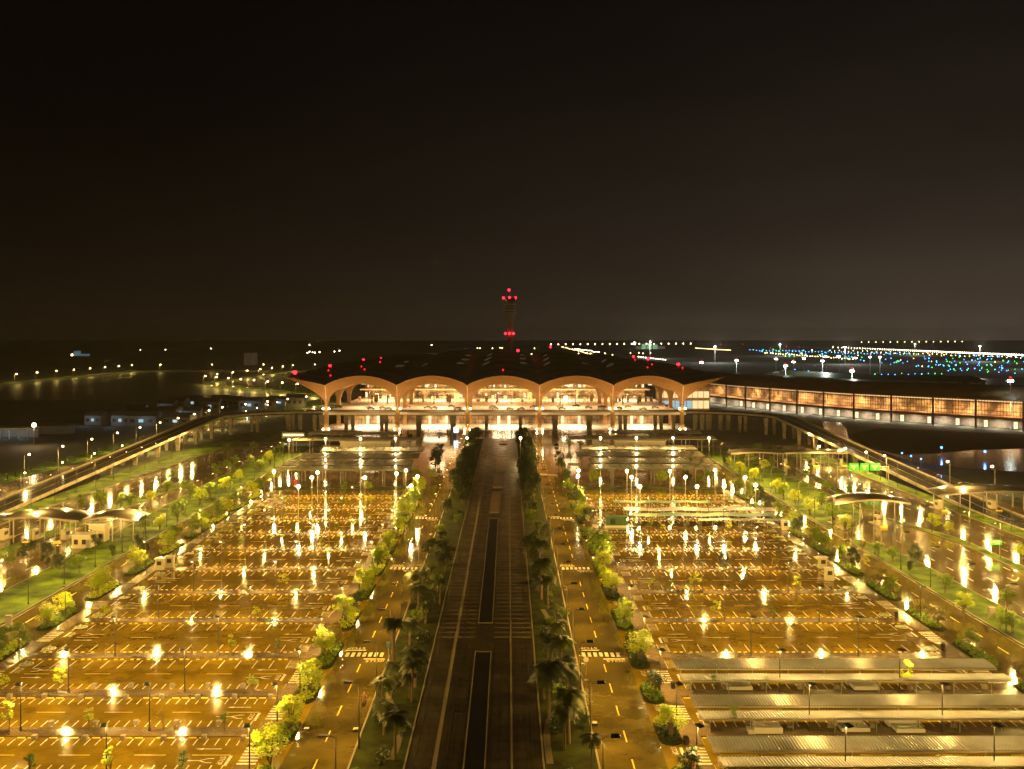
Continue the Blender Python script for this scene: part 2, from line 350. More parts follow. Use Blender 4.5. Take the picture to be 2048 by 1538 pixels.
# ------- ground beyond, right: orange verge, service road, dark turf, pond
strip('verge', [(136.2, 60), (143, 60), (143, 330), (137, 400), (136.2, 300)], -.1, .05, M['orange_earth'])
strip('verge', [(-152, 60), (-146.4, 60), (-146.4, 300), (-147, 400), (-152, 400)], -.1, .05, M['orange_earth'])
strip('service_road', [(-166, 60), (-153, 60), (-153, 560), (-120, 700), (-128, 705), (-162, 570)], -.1, -.03, M['walk'])
strip('lawn', [(-182, 60), (-166.1, 60), (-162.1, 570), (-128.1, 705), (-140, 712), (-172, 575)], -.1, .0, M['lawn'])
strip('service_road', [(144, 300), (150, 300), (152, 400), (160, 470), (176, 520), (186, 560), (178, 566), (166, 526), (150, 474), (143.5, 400)], -.1, -.02, M['walk'])
P_ = [g(*p)[:2] for p in ((1700, 868), (1760, 856), (1900, 862), (2060, 869), (2300, 880), (2300, 905), (2060, 896), (1950, 899), (1860, 907), (1800, 908), (1730, 890))]
strip('ground', P_, -.1, .02, M['lawn2'])
P_ = [g(*p)[:2] for p in ((1740, 897), (1800, 909), (1860, 908), (1950, 900), (2060, 897), (2300, 906), (2300, 950), (2048, 944), (1930, 936), (1820, 922))]
strip('pond_water', P_, -.1, -.06, M['water'])
P_ = [g(*p)[:2] for p in ((0, 772), (262, 745), (640, 744), (640, 770), (400, 774), (650, 796), (560, 812), (330, 800), (0, 800))]
strip('lake_water', P_[:5]+P_[5:], -.11, -.09, M['lake'])
# far left causeways
def ribbon(pts, w, z, m, name, kind='structure'):
    b = MB(); vs = []
    for i, p in enumerate(pts):
        q = pts[min(i+1, len(pts)-1)]; o = pts[max(i-1, 0)]; dx, dy = q[0]-o[0], q[1]-o[1]; l = sqrt(dx*dx+dy*dy)
        nx, ny = -dy/l*w/2, dx/l*w/2; vs += [(p[0]+nx, p[1]+ny, z), (p[0]-nx, p[1]-ny, z)]
    b.add(vs, [(2*i, 2*i+1, 2*i+3, 2*i+2) for i in range(len(pts)-1)])
    return b.build(name, m, kind=kind)
CW = [[(-518, 700), (-520, 1021), (-530, 1418), (-300, 1430), (-40, 1440)], [(-314, 1016), (-310, 1425)], [(-316, 1012), (-222, 922), (-151, 826), (-120, 760)]]
for i, p in enumerate(CW):
    ribbon(p, 26, .3+.02*i, M['lawn'], 'causeway_verge'); ribbon(p, 9, .4+.02*i, M['road'], 'causeway_road')
# apron and runway on the right
P_ = [(170, 640), (215, 590), (270, 540), (420, 480), (900, 480), (1300, 900), (1300, 1500), (420, 1100), (200, 900)]
strip('apron', P_, -.11, -.08, mat('apron_concrete', (.16, .16, .14), .35, noise=(.02, .7, (.08, .08, .07))))
ribbon([g(1600, 694)[:2], g(2048, 711)[:2], g(2300, 721)[:2]], 60, .05, M['road'], 'runway')

# ------------------------------------------------------------------ kerb rows, sidewalks, islands
ROWS = [106.0, 118.9, 132.0]+[147.8+18.6*i for i in range(9)]       # south edge of each sidewalk between stall rows
MOUTHS = [(97.5, 103), (110.8, 116.2), (124, 129.4), (137, 143)]+[(k+8.1, k+14) for k in ROWS[3:]]
for (x0, x1) in ((LX0-.01, LX1+.01), (RX0-.01, RX1+.01)):
    b = MB()
    for k in ROWS[:-1]: b.prism(rect(x0, x1, k, k+2.6), -.05, .13)
    b.build('sidewalk', M['walk'], kind='structure')
def mouth_bands(x0, x1, name, m, z=.125, rnd=False):
    b = MB(); lo = 60
    for (a, c) in MOUTHS+[(312, 312)]:
        if a-lo > 1.5:
            if rnd:
                r = min(1.5, (x1-x0)/2); w = x1-x0; pts = []
                for i in range(7): A = pi+pi*i/6; pts.append(((x0+x1)/2+w/2*cos(A), lo+1.6+1.5*sin(A)))
                for i in range(7): A = pi*i/6; pts.append(((x0+x1)/2+w/2*cos(A), a-1.6+1.5*sin(A)))
                b.prism(pts, -.05, z)
            else: b.prism(rect(x0, x1, lo, a), -.05, z)
        lo = c
    return b.build(name, m, kind='structure')
mouth_bands(LX1+.02, -28.05, 'sidewalk', M['walk']); mouth_bands(20.55, RX0-.02, 'sidewalk', M['walk'])
mouth_bands(-74, LX0-.02, 'sidewalk', M['walk']); mouth_bands(RX1+.02, 68.5, 'sidewalk', M['walk'])
for x0, x1 in ((-28.03, -25.3), (17.8, 20.53), (-77, -74.02), (68.52, 71.5)):
    o = mouth_bands(x0, x1, 'planting_bed', M['lawn2'], .16, True)
# ------------------------------------------------------------------ painted markings
def text_mesh(body, size):
    c = bpy.data.curves.new('t', 'FONT'); c.body = body; c.size = size; c.align_x = 'CENTER'; c.align_y = 'CENTER'
    o = bpy.data.objects.new('t', c); COL.objects.link(o); dg = bpy.context.evaluated_depsgraph_get(); dg.update()
    me = bpy.data.meshes.new_from_object(o.evaluated_get(dg)); bpy.data.objects.remove(o)
    vs = [tuple(v.co) for v in me.vertices]; fs = [tuple(p.vertices) for p in me.polygons]; bpy.data.meshes.remove(me); return vs, fs
TX = {}
def add_text(b, body, size, x, y, rot, z=.008, sx=1, sy=1):
    if (body, size) not in TX: TX[(body, size)] = text_mesh(body, size)
    vs, fs = TX[(body, size)]; c, s_ = cos(rot), sin(rot)
    b.add([(x+v[0]*sx*c-v[1]*sy*s_, y+v[0]*sx*s_+v[1]*sy*c, z) for v in vs], fs)
Z = .008
def q(b, x0, x1, y0, y1, z=Z): b.quad((x0, y0, z), (x1, y0, z), (x1, y1, z), (x0, y1, z))
def arrow(b, x, y, d, fork=False):
    """white lane arrow along X; d=+1 points right"""
    if fork:
        q(b, *sorted((x-1.9*d, x)), y-.09, y+.09)
        for s in (1, -1):
            b.add([(x, y-.12, Z), (x, y+.12, Z), (x+.9*d, y+s*.55+.1, Z), (x+.9*d, y+s*.55-.1, Z)], [(0, 1, 2, 3) if d > 0 else (3, 2, 1, 0)])
            q(b, *sorted((x+.9*d, x+1.5*d)), y+s*.55-.07, y+s*.55+.07)
    else:
        q(b, *sorted((x-1.6*d, x+.5*d)), y-.09, y+.09)
        b.add([(x+.5*d, y-.28, Z), (x+1.4*d, y, Z), (x+.5*d, y+.28, Z)], [(0, 1, 2) if d > 0 else (2, 1, 0)])
def zebra_x(b, x0, x1, y0, y1, n, z=Z):          # bars stacked along y
    st = (y1-y0)/n
    for i in range(n): q(b, x0, x1, y0+i*st+st*.25, y0+i*st+st*.75, z)
for side in (-1, 1):
    a0, a1 = (LX0, LX1) if side < 0 else (RX0, RX1)
    inner, outer = (a1, a0) if side < 0 else (a0, a1)
    w = MB(); y = MB(); gp = MB()
    allr = ROWS+[ROWS[-1]+18.6]
    for i, k in enumerate(allr):
        # stalls south of this kerb and north of its sidewalk
        for (yk, dr) in ((k, -1), (k+2.6, 1)):
            if yk > 312: continue
            bike = (k < 133 and not (k > 131 and False)) if dr > 0 else (k < 133)
            if k > 300: continue
            if side > 0 and k > 205 and k < 262: pass
            pitch = 1.27 if bike else 2.42; ln = (1.9 if bike else 3.5); off = .55 if bike else .75
            n = int((a1-a0)/pitch)
            st0 = inner-side*-0 if False else None
            for j in range(n+1):
                x = inner+side*(j*pitch+(0 if bike else 1.6))
                if not (a0-.01 <= x <= a1+.01): continue
                ya, yb = sorted((yk+dr*off, yk+dr*(off+ln)))
                q(w, x-.07, x+.07, ya, yb)
                if not bike or dr < 0:
                    for t in ((.22, .40), (.6, .78)) if not bike else ((.2, .9),):     # yellow wheel stops
                        xs = sorted((x+side*t[0]*pitch, x+side*t[1]*pitch))
                        if a0 < xs[0] and xs[1] < a1 and random.random() > (.04 if not bike else .35):
                            y.box(xs[0], xs[1], min(yk+dr*.28, yk+dr*.5), max(yk+dr*.28, yk+dr*.5), 0, .11)
            if not bike:
                # hatched end bay near the boulevard and round bay mark at the outer end
                ya, yb = sorted((yk+dr*.75, yk+dr*4.3)); xs = sorted((inner+side*.1, inner+side*1.55))
                q(w, xs[0]-.05, xs[0]+.07, ya, yb); q(w, xs[1]-.07, xs[1]+.05, ya, yb)
                for t in range(6): q(w, xs[0], xs[1], ya+(yb-ya)*(t+.35)/6, ya+(yb-ya)*(t+.6)/6)
                cx, cy = outer-side*1.45, yk+dr*2.3
                for (r0, r1, B, zc) in ((.0, .86, gp, .010), (.86, 1.0, w, .010)):
                    nn = 20
                    for t in range(nn):
                        A, A2 = 2*pi*t/nn, 2*pi*(t+1)/nn
                        if r0 == 0: B.add([(cx, cy, zc), (cx+r1*cos(A), cy+r1*sin(A), zc), (cx+r1*cos(A2), cy+r1*sin(A2), zc)], [(0, 1, 2)])
                        else: B.quad((cx+r0*cos(A), cy+r0*sin(A), zc), (cx+r1*cos(A), cy+r1*sin(A), zc), (cx+r1*cos(A2), cy+r1*sin(A2), zc), (cx+r0*cos(A2), cy+r0*sin(A2), zc))
                add_text(w, ('A%d' if side < 0 else 'B%d') % (3+(i-3)//2 % 5), 1.0, cx, cy, 0, .014)
        # aisle north of this row: centre dashes, arrows, stop bar
        if i+1 < len(allr):
            c0, c1 = k+2.6, allr[i+1]; mid = (c0+c1)/2
            if mid > 300: continue
            x = inner
            q(y, *sorted((inner+side*1.2, inner+side*5.6)), mid-.06, mid+.06)
            t = 8.6
            while t < a1-a0-4: q(y, *sorted((inner+side*t, inner+side*(t+3.6))), mid-.06, mid+.06); t += 8.6
            arrow(w, inner+side*4.3, mid-1.5, -side, True); arrow(w, inner+side*4.3, mid+1.7, side)
            arrow(w, outer-side*5.0, mid-1.5, side if 0 else -side); arrow(w, outer-side*5.0, mid+1.6, side, True)
            q(w, *sorted((inner+side*.9, inner+side*1.25)), mid-2.9, mid-.2)
            add_text(w, 'STOP', .9, inner+side*1.9, mid-1.5, radians(90*side), .008, 1, 1)
            q(w, *sorted((outer-side*.9, outer-side*1.25)), mid+.2, mid+2.9)
            add_text(w, 'STOP', .9, outer-side*1.9, mid+1.5, radians(-90*side), .008, 1, 1)
    for (m0, m1) in MOUTHS:
        for (x0, x1) in (((LX1+.1, -28.1), (-73.9, LX0-.1)) if side < 0 else ((20.6, RX0-.1), (RX1+.1, 68.4))):
            zebra_x(w, x0, x1, m0+.2, m1-.2, 6)
        add_text(w, 'STOP', .9, -26.6 if side < 0 else 19.1, (m0+m1)/2+1.4, radians(-90*side), .008)
        q(w, *((-27.7, -27.35) if side < 0 else (19.8, 20.15)), (m0+m1)/2+.2, m1-.4)
    # boulevard: dashes, zebra, stop lines
    rc = -21.45 if side < 0 else 13.95
    r0, r1 = (-25.2, -17.7) if side < 0 else (10.2, 17.7)
    t = 60
    ZB = (149.8, 205.7, 263, 346)
    while t < 470:
        if all(abs(t+1.6-z_) > 5 for z_ in ZB): q(y, rc-.08, rc+.08, t, t+3.4)
        t += 8.2
    for z_ in ZB:
        nbar = 7
        for j in range(nbar):
            x = r0+.9+j*(r1-r0-1.5)/nbar; q(w, x, x+.5, z_-.95, z_+.95)
        q(w, r0+.6, rc-.1, z_+1.9, z_+2.25); q(w, rc+.1, r1-.5, z_-2.25, z_-1.9)
        add_text(w, 'STOP', 1.15, (r0+rc)/2+.2, z_+3.1, pi, .008); add_text(w, 'STOP', 1.15, (r1+rc)/2, z_-3.1, 0, .008)
        for (u0, u1) in ((r0, rc), (rc, r1)):
            pass
        pass
    # outer ring road
    rc = -80.4 if side < 0 else 75.2; t = 60
    while t < 430: q(y, rc-.08, rc+.08, t, t+3.4); t += 8.2
    q(w, (-83.5 if side < 0 else 79.0)-.05, (-83.5 if side < 0 else 79.0)+.05, 60, 430)
    pk = w.build('lane_markings', M['white'], kind='structure'); y.build('yellow_markings', M['yellow'], kind='structure'); gp.build('bay_number_discs', M['green_paint'], kind='structure')
# lane lines on the wide approach roads
w = MB()
for x in (90.8, 94.8, 98.8, 102.5, 111, 115, 119):
    t = 60
    while t < 235+(x > 105)*90: q(w, x-.06, x+.06, t, t+3, -.012); t += 9
for x in (-98.5, -102.5, -106.5, -118, -122, -126):
    t = 60
    while t < 250+(x < -112)*120: q(w, x-.06, x+.06, t, t+3, -.012); t += 9
w.build('lane_markings', M['white'], kind='structure')
# manholes and drain covers
b = MB()
for _ in range(46):
    s = random.choice((-1, 1)); x = (-24.5 if random.random() < .5 else -18.6) if s < 0 else (10.9 if random.random() < .5 else 17.0)
    yy = random.uniform(100, 400); b.box(x-.3, x+.3, yy-.35, yy+.35, 0, .012)
b.build('drain_covers', M['dark'], kind='structure')

# ------------------------------------------------------------------ central axis: pools, planters, light strips
def pool(x0, x1, y0, y1, label, up=.0, m='pool'):
    o = empty('reflecting_pool' if m == 'pool' else 'granite_planter', ((x0+x1)/2, (y0+y1)/2, .05), label=label, cat='pool' if m == 'pool' else 'planter', group='pools and granite blocks on the central axis')
    w, d = (x1-x0)/2, (y1-y0)/2
    MB().box(-w+.15, w-.15, -d+.15, d-.15, 0, .02+up).build('pool_surface' if m == 'pool' else 'granite_top', M[m], o)
    k = MB(); k.box(-w, -w+.15, -d, d, 0, .14+up).box(w-.15, w, -d, d, 0, .14+up).box(-w+.15, w-.15, -d, -d+.15, 0, .14+up).box(-w+.15, w-.15, d-.15, d, 0, .14+up)
    k.build('stone_rim', M['kerb'], o)
    return o
pool(-5.0, -2.5, 60, 151, 'long dark channel pool nearest the camera on the central axis')
pool(-5.0, -2.5, 166, 262, 'long dark channel pool beyond the gap, middle of the central axis')
pool(-5.0, -2.4, 270, 306, 'dull red granite block just beyond the far channel pool', .25, 'planter')
pool(-4.8, -1.6, 315, 348, 'brown granite block, second in line towards the terminal', .35, 'planter')
pool(-4.4, -1.2, 353, 394, 'brown granite block crossing the yellow verge line near terminal', .35, 'planter')
pool(-3.8, -.6, 441, 452, 'small pale granite block nearest the terminal', .5, 'planter')
b = MB(); b.box(-8.45, -7.95, 60, 466, .05, .09); b.build('light_stone_band', M['kerb'], kind='structure')
b = MB(); b.box(.3, .55, 60, 466, .05, .10); b.build('light_stone_band', M['kerb'], kind='structure')
b = MB()
for x in (-10.6, -7.0, 2.9): b.box(x-.08, x+.08, 60, 460, .05, .12)
x = -11.0
while x < 3.7:
    if not -8.6 < x < -7.8: b.box(x-.035, x+.035, 60, 460, .05, .056)
    x += .92
y = 61
while y < 296: b.box(-11.2, -5.2, y-.05, y+.05, .05, .058).box(-2.2, 3.7, y-.05, y+.05, .05, .058); y += 2.35
b.build('drain_channel', M['dark'], kind='structure')
b = MB(); y = 300
while y < 465:      # pale paving bands near the terminal
    for x0, x1 in ((-11.2, -8.5), (-7.9, -5.2), (-1.0, .25), (.6, 3.7)): b.box(x0, x1, y, y+.5, .05, .062)
    y += 2.6
b.build('paving_bands', M['kerb'], kind='structure')
b = MB(); y = 158
while y < 299: b.box(-11.2, -8.5, y, y+.7, .05, .061).box(-7.9, -5.2, y, y+.7, .05, .061).box(-2.2, .25, y, y+.7, .05, .061).box(.6, 3.7, y, y+.7, .05, .061); y += 2.6
b.build('paving_bands', mat('brown_paving_band', (.085, .06, .03), .5), kind='structure')
b = MB()
for pts in ([(849, 1232), (822, 1255)], [(825, 1311), (837, 1326), (819, 1352), (781, 1376), (775, 1399), (793, 1423), (802, 1449), (796, 1493), (781, 1522)], [(1085, 1220), (1105, 1250), (1120, 1262)], [(1098, 1440), (1092, 1475), (1100, 1530)], [(845, 1130), (825, 1150), (838, 1180)]):
    W3 = [g(*p) for p in pts]
    # smooth
    for _ in range(2):
        N3 = [W3[0]]
        for a, c in zip(W3[:-1], W3[1:]): N3 += [tuple(a[i]*.75+c[i]*.25 for i in range(3)), tuple(a[i]*.25+c[i]*.75 for i in range(3))]
        W3 = N3+[W3[-1]]
    vs = []
    for i, p in enumerate(W3):
        qn = W3[min(i+1, len(W3)-1)]; o = W3[max(i-1, 0)]; dx, dy = qn[0]-o[0], qn[1]-o[1]; l = sqrt(dx*dx+dy*dy) or 1
        vs += [(p[0]-dy/l*.4, p[1]+dx/l*.4, .145), (p[0]+dy/l*.4, p[1]-dx/l*.4, .145)]
    b.add(vs, [(2*i, 2*i+1, 2*i+3, 2*i+2) for i in range(len(W3)-1)])
b.build('garden_path', mat('path_paving', (.060, .045, .024), .7), kind='structure')

# ================================================================== TERMINAL
T = empty('terminal_building', (0, 0, 0), label='airport terminal with arched bronze roof edge glowing behind the car park', cat='building')
CX = [-92.7+36*i for i in range(6)]          # column lines; bays between
CX = [xd(px, 510) for px in (653, 795, 935, 1079, 1225, 1364)]
FY = 510.0
def arcs(i):
    """x, inner z, outer z samples for bay i (0..6); 0 and 6 are the open half bays"""
    out = []; n = 28
    if 1 <= i <= 5:
        a, c = CX[i-1], CX[i]; hw = (c-a)/2; mx = (a+c)/2
        for k in range(n+1):
            t = -cos(pi*k/n); zi = 14+9.8*sqrt(max(0, 1-(t/.94)**2)) if abs(t) < .94 else 14
            out.append((mx+t*hw*(1 if abs(t) < .999 else 1), zi, 23.3+4.9*max(0, cos(pi*t/2))**.8))
    else:
        s = -1 if i == 0 else 1; x0 = CX[0] if i == 0 else CX[5]; ln = 22.5
        for k in range(n+1):
            u = k/n; out.append((x0+s*(u*ln), 14+13.6*(max(0, u-.04)/.96)**.62 if u > .04 else 14, 23.3+4.6*u**.85))
    return out
def fascia(i, y0, y1, ztop=None):
    b = MB(); A = arcs(i); vs = []
    for (x, zi, zo) in A:
        zo2 = zo if ztop is None else min(zo, zi+ztop)
        for t in (0, .35, .7, 1): vs.append((x, y1+(y0-y1)*t**2, zi+(zo2-zi)*t))
    n = len(A); b.add(vs, [(4*k+j, 4*k+4+j, 4*k+5+j, 4*k+1+j) for k in range(n-1) for j in range(3)])
    return b
for i in range(7): fascia(i, 505.5, 510).build('roof_arch', M['bronze'], T, smooth=True)
for i in range(1, 6):           # vault soffits behind the front arches
    A = arcs(i); b = MB(); vs = []
    for (x, zi, zo) in A:
        for y_ in (510.01, 546, 583): vs.append((x, y_, max(zi, 14.2)+.05))
    b.add(vs, [(3*k+j, 3*k+3+j, 3*k+4+j, 3*k+1+j) for k in range(len(A)-1) for j in range(2) if min(A[k][1], A[k+1][1]) > 19.5])
    for y_ in (546, 582):
        r_ = MB(); vr = []
        for (x, zi, zo) in A: vr += [(x, y_, max(zi, 14.0)), (x, y_, max(zi, 14.0)+2.2), (x, y_+1.5, max(zi, 14.0)+2.2), (x, y_+1.5, max(zi, 14.0))]
        r_.add(vr, [(4*k+j, 4*k+(j+1) % 4, 4*k+4+(j+1) % 4, 4*k+4+j) for k in range(len(A)-1) for j in range(4)]); r_.build('inner_arch', M['bronze'], T)
    b.build('vault_soffit', M['bronze'], T, smooth=True)
for r, yy in enumerate((510, 546, 582)):
    for i, x in enumerate(CX):
        if r and 1 < i < 4 and r == 2: continue
        o = MB(); o.box(x-1.0, x+1.0, yy-.6, yy+1.6, 0 if True else 10, 14.2)
        o.add([(x-1.0, yy-.61, 14), (x+1.0, yy-.61, 14), (x+1.0, yy+1.6, 14), (x-1.0, yy+1.6, 14), (x-2.6, yy-.61, 21), (x+2.6, yy-.61, 21), (x+2.6, yy+1.6, 21), (x-2.6, yy+1.6, 21)],
              [(0, 1, 5, 4), (1, 2, 6, 5), (2, 3, 7, 6), (3, 0, 4, 7)])
        o.build('roof_column', M['bronze'], T)
for x in CX:        # curved fins up each column to the roof valley; pale colour paints their uplit highlight
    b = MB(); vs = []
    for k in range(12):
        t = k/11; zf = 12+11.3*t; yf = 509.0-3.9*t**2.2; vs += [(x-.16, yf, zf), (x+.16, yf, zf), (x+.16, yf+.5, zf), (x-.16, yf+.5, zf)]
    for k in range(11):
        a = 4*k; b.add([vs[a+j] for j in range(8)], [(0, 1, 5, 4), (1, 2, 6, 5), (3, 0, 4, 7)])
    b.build('column_fin', M['fin_highlight'], T)
# roof skin
XL, XR = CX[0]-22.5, CX[5]+22.5
def zo_at(x):
    if x <= CX[0]: return 23.3+4.6*((CX[0]-x)/22.5)**.85
    if x >= CX[5]: return 23.3+4.6*((x-CX[5])/22.5)**.85
    for a, c in zip(CX[:-1], CX[1:]):
        if a <= x <= c: return 23.3+4.9*max(0, cos(pi*((x-(a+c)/2)/((c-a)/2))/2))**.8
def roof_z(x, y):
    zb = zo_at(x); d = y-505.5
    s = min(1, d/200); s = s*s*(3-2*s); e = max(0, 1-((x+2.5)/116)**2)**.8
    fall = 1-.55*max(0, (d-210)/220)
    by = .62+.38*abs(cos(pi*d/36))
    return 23.3+(zb-23.3)*(by if d > 1 else 1)+1.2*min(1, d/150)+s*9.2*e*fall
def roof_fn(u, v):
    x = XL+(XR-XL)*u; y = 505.5+400*v; return (x, y, roof_z(x, y)+.02)
rf = MB().grid(roof_fn, 230, 180).build('roof', M['roof'], T, smooth=True)
# skylight slits in two fans
b = MB(); M['slit'] = glowm('skylight', (1, .60, .30), .045)
for (px, py, w_, h_) in ((800, 733, 22, 3), (850, 730, 16, 2.5), (812, 725, 12, 2), (921, 728, 20, 3), (931, 720, 20, 3), (937, 712, 18, 2.5), (972, 728, 20, 3), (976, 719, 20, 3), (979, 711, 16, 2.5), (1047, 727, 20, 3), (1046, 718, 18, 3), (1045, 711, 14, 2), (1094, 728, 18, 3), (1092, 719, 18, 3), (1090, 712, 14, 2), (1170, 728, 20, 2.5), (1162, 718, 14, 2), (1220, 731, 22, 3), (1208, 723, 16, 2.5)):
    # march to the roof along the sight line to find where the slit lies
    Dd = 520
    while Dd < 890 and H-(py-YH)*Dd/F > roof_z(xd(px, Dd), Dd)+.05: Dd += 1.5
    x = xd(px, Dd); hw = w_/2*Dd/F*.8; vs = []; n = 8
    dy = 1.6+h_*.5
    for k in range(n+1):
        t = -1+2*k/n; a = sqrt(max(0, 1-t*t)); xx = x+t*hw
        for s in (1, -1): yy = Dd+t*3+s*a*dy; vs.append((xx, yy, roof_z(xx, yy)+.35))
    MB().add(vs, [(2*k, 2*k+1, 2*k+3, 2*k+2) for k in range(n)]).build('skylight', M['slit'], rf)
# red obstruction beacons on the roof
LD_RED = light('red_beacon_light', 'POINT', 120, (1, .02, .03), .5)
BM = MB().sphere((0, 0, .9), 1.0).mesh('beacon_bulb', M['red']); BS = MB().cyl(0, 0, -.5, .3, .15).mesh('beacon_stem', M['dark'])
BSm = MB().sphere((0, 0, .5), .45).mesh('beacon_bulb_small', M['red_s'])
for (px, py, D) in ((590, 745, 520), (660, 732, 640), (727, 720, 790), (762, 717, 895), (1036, 701, 730), (1101, 694, 900), (1267, 713, 880), (1300, 717, 790), (1361, 729, 650)):
    x, z = xd(px, D), H-(py-YH)*D/F
    x = min(max(x, XL+.5), XR-.5)
    o = empty('warning_light', (x, D, z-.9)); o.parent = T; part('beacon_bulb', BM, o); 
    MB().cyl(0, 0, min(-.5, roof_z(x, min(D, 905))-z+.6), .3, .15).build('beacon_stem', M['dark'], o)
    put_light(LD_RED, (0, 0, 2.4), o)
for (px, py) in ((657, 741), (661, 751), (723, 733), (729, 739), (760, 724), (1006, 740), (1270, 720), (1295, 735), (1304, 729), (1365, 736)):
    Dd = 512
    while Dd < 890 and H-(py-YH)*Dd/F > roof_z(xd(px, Dd), Dd)+.5: Dd += 1.5
    o = part('warning_light', BSm, T, (xd(px, Dd), Dd, H-(py-YH)*Dd/F-.4))
# glass walls, interior
gl = MB(); mu = MB()
GY = 583.5; X0, X1 = CX[0], CX[5]
gl.quad((X0, GY, 9.2), (X1, GY, 9.2), (X1, GY, 24), (X0, GY, 24)); gl.build('glass_wall', M['glass'], T)
x = X0
while x <= X1: mu.box(x-.06, x+.06, GY-.25, GY-.05, 9.2, 24); x += 2.24
for z_ in (11.9, 14.6, 17.3, 20, 22.7): mu.box(X0, X1, GY-.2, GY-.06, z_-.05, z_+.05)
mu.build('glass_wall_frame', M['bronze_d'], T)
MB().box(X0-2, X1+2, 510.6, 650, 8.0, 9.2).build('departures_floor', M['floor_in'], T)
b = MB(); b.box(X0, X1, 648, 649, 9.2, 26)
b.build('back_wall', M['wall_in'], T)
MB().box(X0, X1, 584, 648, 24.2, 24.5).build('hall_ceiling', M['bronze'], T)
b = MB(); b.box(X0, X1, 625, 648, 14.6, 15.3); b.build('mezzanine', M['wall_in2'], T)
for i in range(5):
    a, c = CX[i], CX[i+1]; mx = (a+c)/2
    for k in range(9):      # shops, desks and pods inside each bay
        x = a+3+k*(c-a-6)/8+random.uniform(-1, 1); w_ = random.uniform(1, 3.2); y_ = random.uniform(592, 640); h_ = random.uniform(1.2, 4.8)
        MB().box(x-w_/2, x+w_/2, y_, y_+2, 9.2, 9.2+h_).build('shop_unit', M['wall_in2'], T)
    for k in range(5):
        x = random.uniform(a+2, c-2); w_ = random.uniform(2, 6); z_ = random.uniform(15.5, 21); MB().box(x-w_/2, x+w_/2, 640, 640.4, z_, z_+random.uniform(.5, 1.6)).build('wall_panel', M['wall_in2'], T)
    for k in range(7):
        x = random.uniform(a+2, c-2); w_ = random.uniform(.5, 1.6); z_ = random.choice((9.4, 15.6, 15.8)); MB().box(x-w_/2, x+w_/2, 639, 639.3, z_, z_+random.uniform(1.5, 3.2)).build('lit_shopfront', M['win_hot'], T)
    for k in range(8):
        x = random.uniform(a+2, c-2); MB().box(x-1.2, x+1.2, 600, 600.3, random.uniform(18, 21), 21.2).build('hanging_sign', M['win_hot'], T)
    # door portal on the kerb
    d = MB(); px0 = mx-4.6; px1 = mx+4.6
    d.box(px0, px0+.35, 578, 583, 9.2, 14.2).box(px1-.35, px1, 578, 583, 9.2, 14.2).box(px0+.36, px1-.36, 578, 583, 13.8, 14.2)
    d.build('entrance_portal', M['bronze_d'], T)
    # interior plants
LD_IN = light('hall_light', 'AREA', 17000, (1, .66, .32), 14)
LD_BK = light('back_wall_fill', 'AREA', 24000, (1, .62, .28), 10); LD_IN.shape = 'SQUARE'  # added fill aimed at the back wall to brighten its upper part
LD_LOW = light('arrivals_light', 'AREA', 21000, (1, .72, .40), 12); LD_LOW.shape = 'SQUARE'
LD_DECK = light('deck_light', 'AREA', 13000, (1, .66, .32), 8); LD_DECK.shape = 'SQUARE'
LD_UP = light('column_uplight', 'SPOT', 3300, (1, .58, .24), .3, spot=radians(110))
for i in range(5):
    mx = (CX[i]+CX[i+1])/2
    put_light(LD_IN, (mx, 612, 23.8), T); put_light(LD_BK, (mx, 598, 14.5), T, (radians(100), 0, 0)); put_light(LD_DECK, (mx, 546, 22.6), T); put_light(LD_LOW, (mx, 532, 7.2), T)
UB = MB().sphere((0, 0, 0), .45, 6, 4).mesh('uplight_head', M['lens_w'])
for x in CX:
    for s in (-1, 1):
        part('uplight_head', UB, T, (x+s*1.5, 508.5, 11.3)); put_light(LD_UP, (x+s*4.6, 500.5, 10.5), T, (pi-radians(22), 0, 0))
        part('uplight_head', UB, T, (x+s*1.4, 508.3, .9))
# arrivals level
b = MB(); b.box(X0+4, X1-4, 552, 553, 0, 7.9); b.build('arrivals_wall', M['wall_in'], T)
MB().box(X0-4, X1+6, 512.01, 552, -.05, .06).build('arrivals_floor', M['floor_in'], T)
b = MB(); fr = MB()
for i in range(5):
    a, c = CX[i], CX[i+1]; mx = (a+c)/2
    for t in ((-5.2, -3.8), (3.8, 5.2)) if i in (1, 3) else ((-3.6, -1.9), (1.9, 3.6)): b.box(mx+t[0], mx+t[1], 551.6, 551.8, .1, 4.3)
    for t in range(-8, 9): fr.box(mx+t*2-.07, mx+t*2+.07, 551.3, 551.5, 0, 7.8)
    fr.box(a, c, 551.3, 551.5, 4.4, 4.7)
b.build('lit_doorway', M['win_hot'], T); fr.build('arrivals_frame', M['bronze_d'], T)

# ------------------------------------------------------------------ elevated road
def path_pts(s):
    P = []
    cx = -141 if s < 0 else 131.5; R = 46; yc = 517-R
    y = 60
    while y < yc: P.append((cx, y, max(-.1, (y-268)*.047) if y > 262 else -.1)); y += 12
    for k in range(13):
        A = k/12*pi/2; P.append((cx-s*R*(1-cos(A)), yc+R*sin(A), 0))
    return P
Lp, Rp = path_pts(-1), path_pts(1)
def lift(P):
    out = []
    for (x, y, z) in P:
        z = 0 if y < 268 else (y-268)*.047
        out.append((x, y, max(.02, min(9.23, z+max(0, min(z, 3)-0)*.0))))
    # ease into 10 m along the arc
    for i in range(len(out)-13, len(out)): x, y, z = out[i]; t = (i-len(out)+13)/12; z0 = (471-268)*.047; out[i] = (x, y, z0+(9.23-z0)*t)
    return out
Lp, Rp = lift(Lp), lift(Rp)
mid = [(x, 517, 9.23) for x in range(-84, 80, 12)]
PATH = Lp+mid+Rp[::-1]
